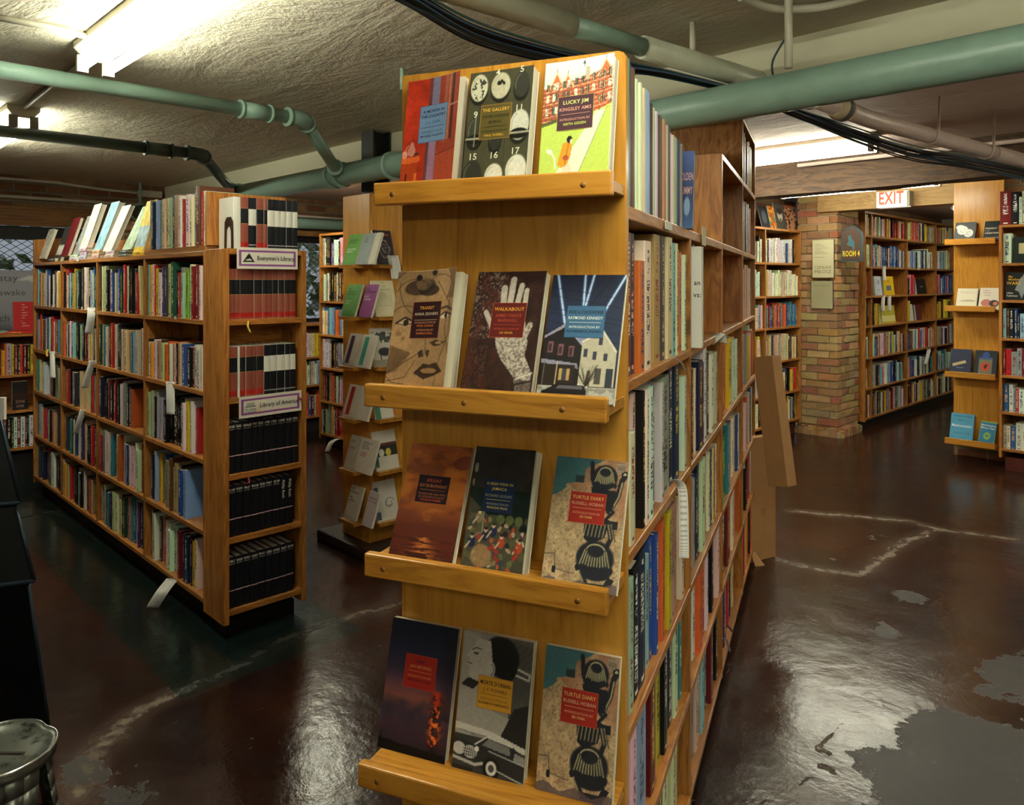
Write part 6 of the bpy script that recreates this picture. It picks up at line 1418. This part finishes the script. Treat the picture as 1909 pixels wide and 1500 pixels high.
def label_tag(M, px, py, wpx, hpx, lab, mt=TAGW, yl=-.003):
    x, z = LP(M, px, py, yl); d = (M.inverted() @ O0 - Vector((x, yl, z))).length; w, h = wpx * d / F * (2.8 if M is SC else 1), hpx * d / F
    tag(MB().box((x - w / 2, yl - .001, z - h / 2), (x + w / 2, yl, z + h / 2)).build('shelf_label', mt, None, M), lab, 'label', 'small shelf labels')
label_tag(SC, 1246, 421, 24, 14, 'grey white label on the top shelf edge of the central bookcase')
label_tag(SC, 1312, 440, 18, 34, 'cream card clipped on the top shelf, second bay of central bookcase', TAGM)
label_tag(LU, 145, 483, 13, 7, 'white label under the white pile on the left bookcase')
for px, py, s_ in ((153, 575, 'second farthest bay'), (222, 582, 'second nearest bay'), (327, 592, 'nearest bay'), (98, 571, 'farthest bay')): label_tag(LU, px, py, 9, 5, 'tiny white label on the top shelf edge, %s' % s_)
label_tag(R4, 1712, 501, 8, 4, 'tiny white label on the second shelf edge, far room'); label_tag(SW, 1461, 551, 10, 3, 'yellow label on the second shelf edge left of pillar', TAGM)
# white plastic clip on second shelf
# --- signs near the doorway
RS = frame((0, 6.80, 0), (1, 0, 0)); x0 = LP(RS, 1568, 450, 0)[0]; x1 = LP(RS, 1607, 450, 0)[0]; zb = LP(RS, 1590, 487, 0)[1]; zt = LP(RS, 1590, 421, 0)[1]
t = thing('room_sign', 'arched painted wooden sign reading Room 4 beside the brick pillar', 'sign', RS)
cx_ = (x0 + x1) / 2; r_ = (x1 - x0) / 2; arch = lambda k, y: [(cx_ - r_ * k, y, zb + r_ * (1 - k)), (cx_ + r_ * k, y, zb + r_ * (1 - k))] + [(cx_ + r_ * k * math.cos(a), y, zt - r_ + r_ * k * math.sin(a)) for a in [i * PI / 12 for i in range(13)]]
MB().prism(arch(1, 0), (0, .03, 0)).build('frame', flat('blue_grey_painted_wood', '#2c3c46', .5), t)
MB().prism(arch(.82, -.004), (0, .004, 0)).build('field', flat('brown_painted_field', '#4a3020', .5, vary=.3), t)
MB().prism([(cx_ + a * r_, -.008, zb + b * r_) for a, b in ((-.3, 2.5), (-.05, 2.6), (.05, 2.2), (.3, 1.9), (.35, 1.3), (.15, 1.0), (.1, 1.4), (-.2, 1.5), (-.45, 1.7), (-.25, 1.9))], (0, .004, 0)).build('bird_shape', flat('teal_painted_bird', '#35606a', .5), t)
lettering(t, 'lettering', [('ROOM 4', cx_, zb + .045, .05, srgb('#e0c83c'), r_ * 1.6)], y=-.006)
def poster(lab, px0, px1, py0, py1, col, lines, bars):
    PFr = frame((0, 6.835, 0), (1, 0, 0)); a = LP(PFr, px0, 500, 0)[0]; b = LP(PFr, px1, 500, 0)[0]; z1 = LP(PFr, px0, py0, 0)[1]; z0 = LP(PFr, px0, py1, 0)[1]
    t = thing('broadside', lab, 'poster', PFr); c = Canvas(col, 40, 70)
    for y, l in bars: c.rect(.12, y, .12 + l, y + .012, '#8c8672', .8)
    MB().box((a, .001, z0), (b, .012, z1)).build('frame', flat('dark_plum_frame', '#3a2430', .5), t)
    c.mesh('print', b - a - .006, z1 - z0 - .006, t, 0, x0=a + .003, z0=z0 + .003)
    lettering(t, 'lettering', [(s_, (a + b) / 2, z0 + (z1 - z0) * f_, (z1 - z0) * cp, srgb('#6a6452'), (b - a) * .86) for s_, f_, cp in lines], y=-.002, bold=.0)
poster('tall cream broadside reading Czeslaw Milosz on the brick pillar', 1514, 1555, 447, 518, '#c6bf9c', [('CZESŁAW', .24, .07), ('MIŁOSZ', .12, .09)], [(.88 - i * .05, .3 + .15 * ((i * 7) % 3)) for i in range(9)])
poster('smaller olive grey broadside below the cream one on the pillar', 1512, 1553, 523, 575, '#9a9474', [('Great Wharton', .80, .06)], [(.68 - i * .06, .5 + .1 * ((i * 5) % 3)) for i in range(8)])
EX = frame((0, 6.70, 0), (1, 0, 0)); a = LP(EX, 1634, 370, 0)[0]; b = LP(EX, 1690, 370, 0)[0]; z0 = LP(EX, 1660, 386, 0)[1]
t = thing('exit_sign', 'lit white exit sign with red letters on the timber header', 'sign', EX)
MB().box((a, .0, z0), (b, .10, 2.155)).build('housing', flat('exit_sign_face', '#e0d8c0', .4, emit=(1, .93, .78), es=.55), t)
lettering(t, 'lettering', [('EXIT', (a + b) / 2, z0 + .028, .105, srgb('#d8501c'), (b - a) * .82)], y=-.002, mat=flat('exit_red_letters', '#c83a14', .5, emit=srgb('#d8501c'), es=.5), bold=.02)
MB().box((b, .01, z0 + .01), (b + .02, .11, 2.15)).build('side_cap', flat('grey_sign_end', '#8a8470', .5), t)

# --- cardboard boxes against the far end of the central bookcase
CB = flat('brown_cardboard', '#a97b4c', .8, vary=.12); CBD = flat('dark_print_on_cardboard', '#5a3c22', .8)
p0 = PZ(1399, 1049, 0); p1 = PZ(1446, 1037, 0); ex = (p1 - p0); w = ex.length
M_ = frame(p0, ex); t = thing('cardboard_box', 'tall flat cardboard box standing on floor at the central bookcase end', 'box', M_)
MB().box((0, 0, .0), (w, .04, .62)).build('carton', CB, t, bevel=.002)
m = MB(); 
for r0 in (.012, .017):
    for i in range(10):
        a = i * 2 * PI / 10; b = a + .4; m.quad([(w * .5 + r0 * math.cos(a) * .8, -.0008, .24 + r0 * math.sin(a)), (w * .5 + r0 * math.cos(b) * .8, -.0008, .24 + r0 * math.sin(b)), (w * .5 + (r0 + .0022) * math.cos(b) * .8, -.0008, .24 + (r0 + .0022) * math.sin(b)), (w * .5 + (r0 + .0022) * math.cos(a) * .8, -.0008, .24 + (r0 + .0022) * math.sin(a))])
m.build('printed_mark', CBD, t)
m = MB(); m.prism([(-.02, -.05, .001), (.035, -.06, .001), (.03, -.002, .05), (0, -.002, .055)], (0, .003, 0)); m.build('flap', CB, t)
A0 = P(1404, 666, 3.62); A1 = P(1437, 667, 3.55); B0 = P(1432, 906, 3.52); B1 = P(1466, 896, 3.45)
ez = (A0 - B0); ex = (B1 - B0); L = ez.length; w = ex.length
ez.normalize(); ex = (ex - ez * ex.dot(ez)).normalized(); ey = ez.cross(ex)
M_ = Matrix.Identity(4)
for i in range(3): M_[i][0] = ex[i]; M_[i][1] = ey[i]; M_[i][2] = ez[i]; M_[i][3] = B0[i]
t = thing('cardboard_box', 'long narrow cardboard box leaning over the standing one', 'box', M_)
MB().box((0, 0, 0), (w, .075, L)).build('carton', CB, t, bevel=.002)
m = MB(); m.box((-.001, .03, L * .3), (0, .045, L * .42)); m.box((-.001, .03, L * .68), (0, .045, L * .8)); m.build('hand_slot', CBD, t)
# crumpled white clip on the second shelf, second bay
x, z = LP(SC, 1330, 640, .01)
m = MB(); m.strip(curve([(x - .03, .02, z), (x - .02, .0, z + .02), (x, -.01, z + .03), (x + .03, -.01, z + .028), (x + .035, -.015, z + .0)], 5), (0, .03, .004)); 
o = m.build('folded_tag', TAGW, None, SC); o.modifiers.new('thick', 'SOLIDIFY').thickness = .0006; tag(o, 'folded white tag lying on the second shelf, second central bay', 'tag')

# --- dark rack at the left edge, seen from its side
RKM = flat('blackish_blue_rack_metal', '#0a0e14', .35, .3); EDG = flat('dark_teal_rack_edge', '#1c2c36', .4, .3)
rk = thing('display_rack', 'black tiered display rack cut off by the left edge', 'rack', T(0, 0, 0))
d0 = 2.12
prof = [(-6, 752), (38, 936), (30, 944), (64, 1082), (54, 1090), (96, 1392), (-120, 1420), (-120, 700)]
P3 = [P(x, y, d0) for x, y in prof]; P3[5] = PZ(96, 1392, 0); P3[6] = PZ(-120, 1392, 0)
for p in P3:
    if p.z < 0: p.z = 0
off = (C0 := (CM.to_3x3() @ Vector((-1, 0, 0)))) * .55; off.z = 0
off2 = off + (CM.to_3x3() @ Vector((0, 0, 1))) * .25; off2.z = 0
m = MB(); m.prism([tuple(p) for p in P3], tuple(off2)); m.build('body', RKM, rk)
for i, j in ((0, 1), (2, 3), (4, 5)):
    m = MB(); m.tube([P3[i], P3[j]], .005, 8); m.build('edge_rail', EDG, rk)
for i in (1, 3):
    m = MB(); m.tube([P3[i], P3[i] + off2], .006, 8); m.build('tray_lip', EDG, rk)
q = P(-2, 745, d0 - .1); M_ = frame(P(-30, 782, d0 - .05), CM.to_3x3() @ Vector((1, 0, 0)))
tag(MB().box((0, 0, 0), (.055, .01, .06)).build('leaflet', flat('white_leaflet', '#cfccc4', .6), None, M_), 'white leaflet corner on top of the black rack', 'leaflet')

# --- metal step stool
STL = NT('worn_grey_metal', .35); _p = STL.obj()
STL.color(STL.mix(STL.ramp(STL.noise(_p, 14, 6, .7), [(.52, 0.), (.62, 1.)]), srgb('#7d8078'), srgb('#3a332a'))); STL.b.inputs['Metallic'].default_value = .75; STL.rough(STL.math('ADD', STL.math('MULTIPLY', STL.noise(_p, 9, 5), .3), .22)); STL = STL.m
CHR = flat('bright_metal_rim', '#c2c4c2', .2, .9)
sc_ = PZ(-14, 1398, .36); M_ = T(sc_.x, sc_.y, 0) @ RZm(YAW)
st = thing('step_stool', 'worn grey metal step stool at the lower left corner', 'stool', M_)
def lobe(th): # a rounded seat outline with a notch on each side
    return 1 + .05 * math.cos(2 * th) - .07 * math.exp(-((((th - .95) + PI) % (2 * PI)) - PI) ** 2 * 30) - .07 * math.exp(-((((th - 2.2) + PI) % (2 * PI)) - PI) ** 2 * 30)
R = .118
m = MB(); m.lathe([(0, .352), (R * .3, .352), (R * .7, .351), (R * .93, .356), (R, .362), (R * 1.02, .358), (R * 1.02, .338), (R * .98, .338)], 64, fn=lobe); m.build('seat', STL, st)
m = MB(); N = 64; pts = [(R * 1.02 * lobe(2 * PI * i / N) * math.cos(2 * PI * i / N), R * 1.02 * lobe(2 * PI * i / N) * math.sin(2 * PI * i / N), .361) for i in range(N + 1)]; m.tube(pts, .0035, 8, caps=False); m.build('rim', CHR, st)
m = MB(); m.box((-.085, -.003, .3535), (.07, .003, .3555)); m.build('seat_groove', flat('dark_worn_groove', '#3a3028', .5), st)
for k in range(4):
    a0 = PI / 4 + k * PI / 2; m = MB(); pts = []
    for i in range(9):
        f = i / 8; z = .338 * (1 - f); rr = R * .93 + .055 * f ** 1.5; hw = .70 - .16 * math.sin(PI * f)
        pts.append([(rr * math.cos(a0 + s * hw), rr * math.sin(a0 + s * hw), z) for s in (-1, -.5, 0, .5, 1)])
    for i in range(8):
        for j in range(4): m.quad([pts[i][j], pts[i][j + 1], pts[i + 1][j + 1], pts[i + 1][j]], sm=True)
    o = m.build('leg', STL, st); o.modifiers.new('thick', 'SOLIDIFY').thickness = .003
m = MB(); N = 48; m.tube([((R * .93 + .056) * math.cos(2 * PI * i / N), (R * .93 + .056) * math.sin(2 * PI * i / N), .008) for i in range(N + 1)], .007, 8, caps=False); m.build('foot_ring', CHR, st)
m = MB(); m.lathe([(0, .165), (R * .95, .165), (R * 1.05, .16), (R * 1.05, .15)], 40); m.build('lower_tread', flat('ribbed_teal_tread', '#1c3230', .5), st)

# --- two face-out books inside the central bookcase
blu = Canvas('#2b3f72', 30, 44).grad([(0, '#3a5a8a'), (.4, '#22305c'), (1, '#3a4f86')]).ell(.6, .28, .2, .12, '#7a94b8')
stand(MC, 1262, 1291, 400, 1.5325, .660, 'blue book with pinkish title leaning at the end of the top journals row', th=.02, hh=.20, lean_to=.712, ratio=1.4, art=blu, col='#22305c',
      text=[('GOLDEN', .5, .62, .10, '#c89a98', .9, 'c'), ('DUMMY', .5, .44, .10, '#c89a98', .9, 'c')])
stand(MC, 1250, 1308, 560, 1.2285, .742, 'white book with black title facing the camera, second bay of the central bookcase', th=.03, hh=.262, art=Canvas('#d6d4cc', 20, 30), col='#c9c8c2',
      text=[('an', .96, .62, .05, '#2a2a2c', .3, 'r'), ('vs:', .98, .50, .05, '#2a2a2c', .3, 'r')])
# ------------------------------------------------------------------ make the shelved books
def finish_books(limit):
    from mathutils.bvhtree import BVHTree
    vs, fs, own = [], [], []
    bpy.context.view_layer.update()
    for o in list(COL.objects):
        if o.type != 'MESH' or o.name.startswith(('tube', 'hedge', 'pane', 'floor')): continue
        Mw = o.matrix_world; n = len(vs); me = o.data
        if len(me.polygons) > 9000: 
            bb = [Mw @ Vector(c) for c in o.bound_box]; vs += bb
            for q in ((0, 1, 2, 3), (4, 5, 6, 7), (0, 1, 5, 4), (1, 2, 6, 5), (2, 3, 7, 6), (3, 0, 4, 7)): fs.append([n + i for i in q]); own.append(-1)
            continue
        vs += [Mw @ v.co for v in me.vertices]
        for p in me.polygons: fs.append([n + i for i in p.vertices]); own.append(-1)
    for k, b in enumerate(BOOKS):
        n = len(vs)
        for z in (0, b['h']):
            for x, y in ((0, 0), (b['w'], 0), (b['w'], b['d']), (0, b['d'])): vs.append(b['M'] @ Vector((x, y, z)))
        for q in ((0, 3, 2, 1), (4, 5, 6, 7), (0, 1, 5, 4), (1, 2, 6, 5), (2, 3, 7, 6), (3, 0, 4, 7)): fs.append([n + i for i in q]); own.append(k)
    bvh = BVHTree.FromPolygons(vs, fs)
    hits = [0] * len(BOOKS); step = 4
    R3 = CM.to_3x3()
    for py in range(2, 1500, step):
        for px in range(2, 1909, step):
            d = R3 @ Vector(((px - CX) / F, -(py - CY) / F, -1.0))
            r = bvh.ray_cast(O0, d)
            if r[2] is not None and own[r[2]] >= 0: hits[own[r[2]]] += 1
    order = sorted(range(len(BOOKS)), key=lambda k: -hits[k])
    pick = set(k for k in order[:limit] if hits[k] >= 3)
    mass = MB(); used = {}
    for k, b in enumerate(BOOKS):
        if k in pick:
            c = MB(); p = MB(); book_geo(b, c, p)
            nm = 'series_book' if 'kindname' in b else 'book'
            o = c.build(nm, COVER, None, b['M'], attrs=True)
            pg = p.build('page_block', PAGES, o, attrs=True)
            kn = b.get('kindname')
            if b.get('label'): lab = b['label']
            elif kn: lab = '%s, %s from left, %s' % (kn, ordinal(b['pos']), b['where'])
            else:
                sz = 'thin ' if b['w'] < .0125 else ('thick ' if b['w'] > .033 else '')
                e = 'from left' if b['end'] == 'left' else 'from near end'
                lab = '%s%s book, %s %s, %s' % (sz, b['cname'], ordinal(b['pos']), e, b['where'])
            while len(lab.split()) > 16: lab = lab.replace(' with ', ', ', 1) if ' with ' in lab else lab.replace(' the ', ' ', 1)
            if lab in used: lab = lab.replace('book,', 'volume,', 1)
            used[lab] = 1
            tag(o, lab, 'book', b['group'])
            if b.get('text'):
                lettering(o, 'lettering', [('Philip Roth', b['w'] / 2, b['h'] * .74, .0115, srgb('#e8e4d8'), b['h'] * .42)], y=-.0006, rot=True)
        else:
            book_geo(b, mass, mass, b['M'], 1)
    tag(mass.build('small_books', [COVER, PAGES], attrs=True), 'rows of small books filling the shelves farther back', 'books', kind='stuff')
    print('BOOKS', len(BOOKS), 'picked', len(pick), 'min hits', min(hits[k] for k in pick), 'visible', sum(1 for h_ in hits if h_ > 0))
finish_books(LIMIT)
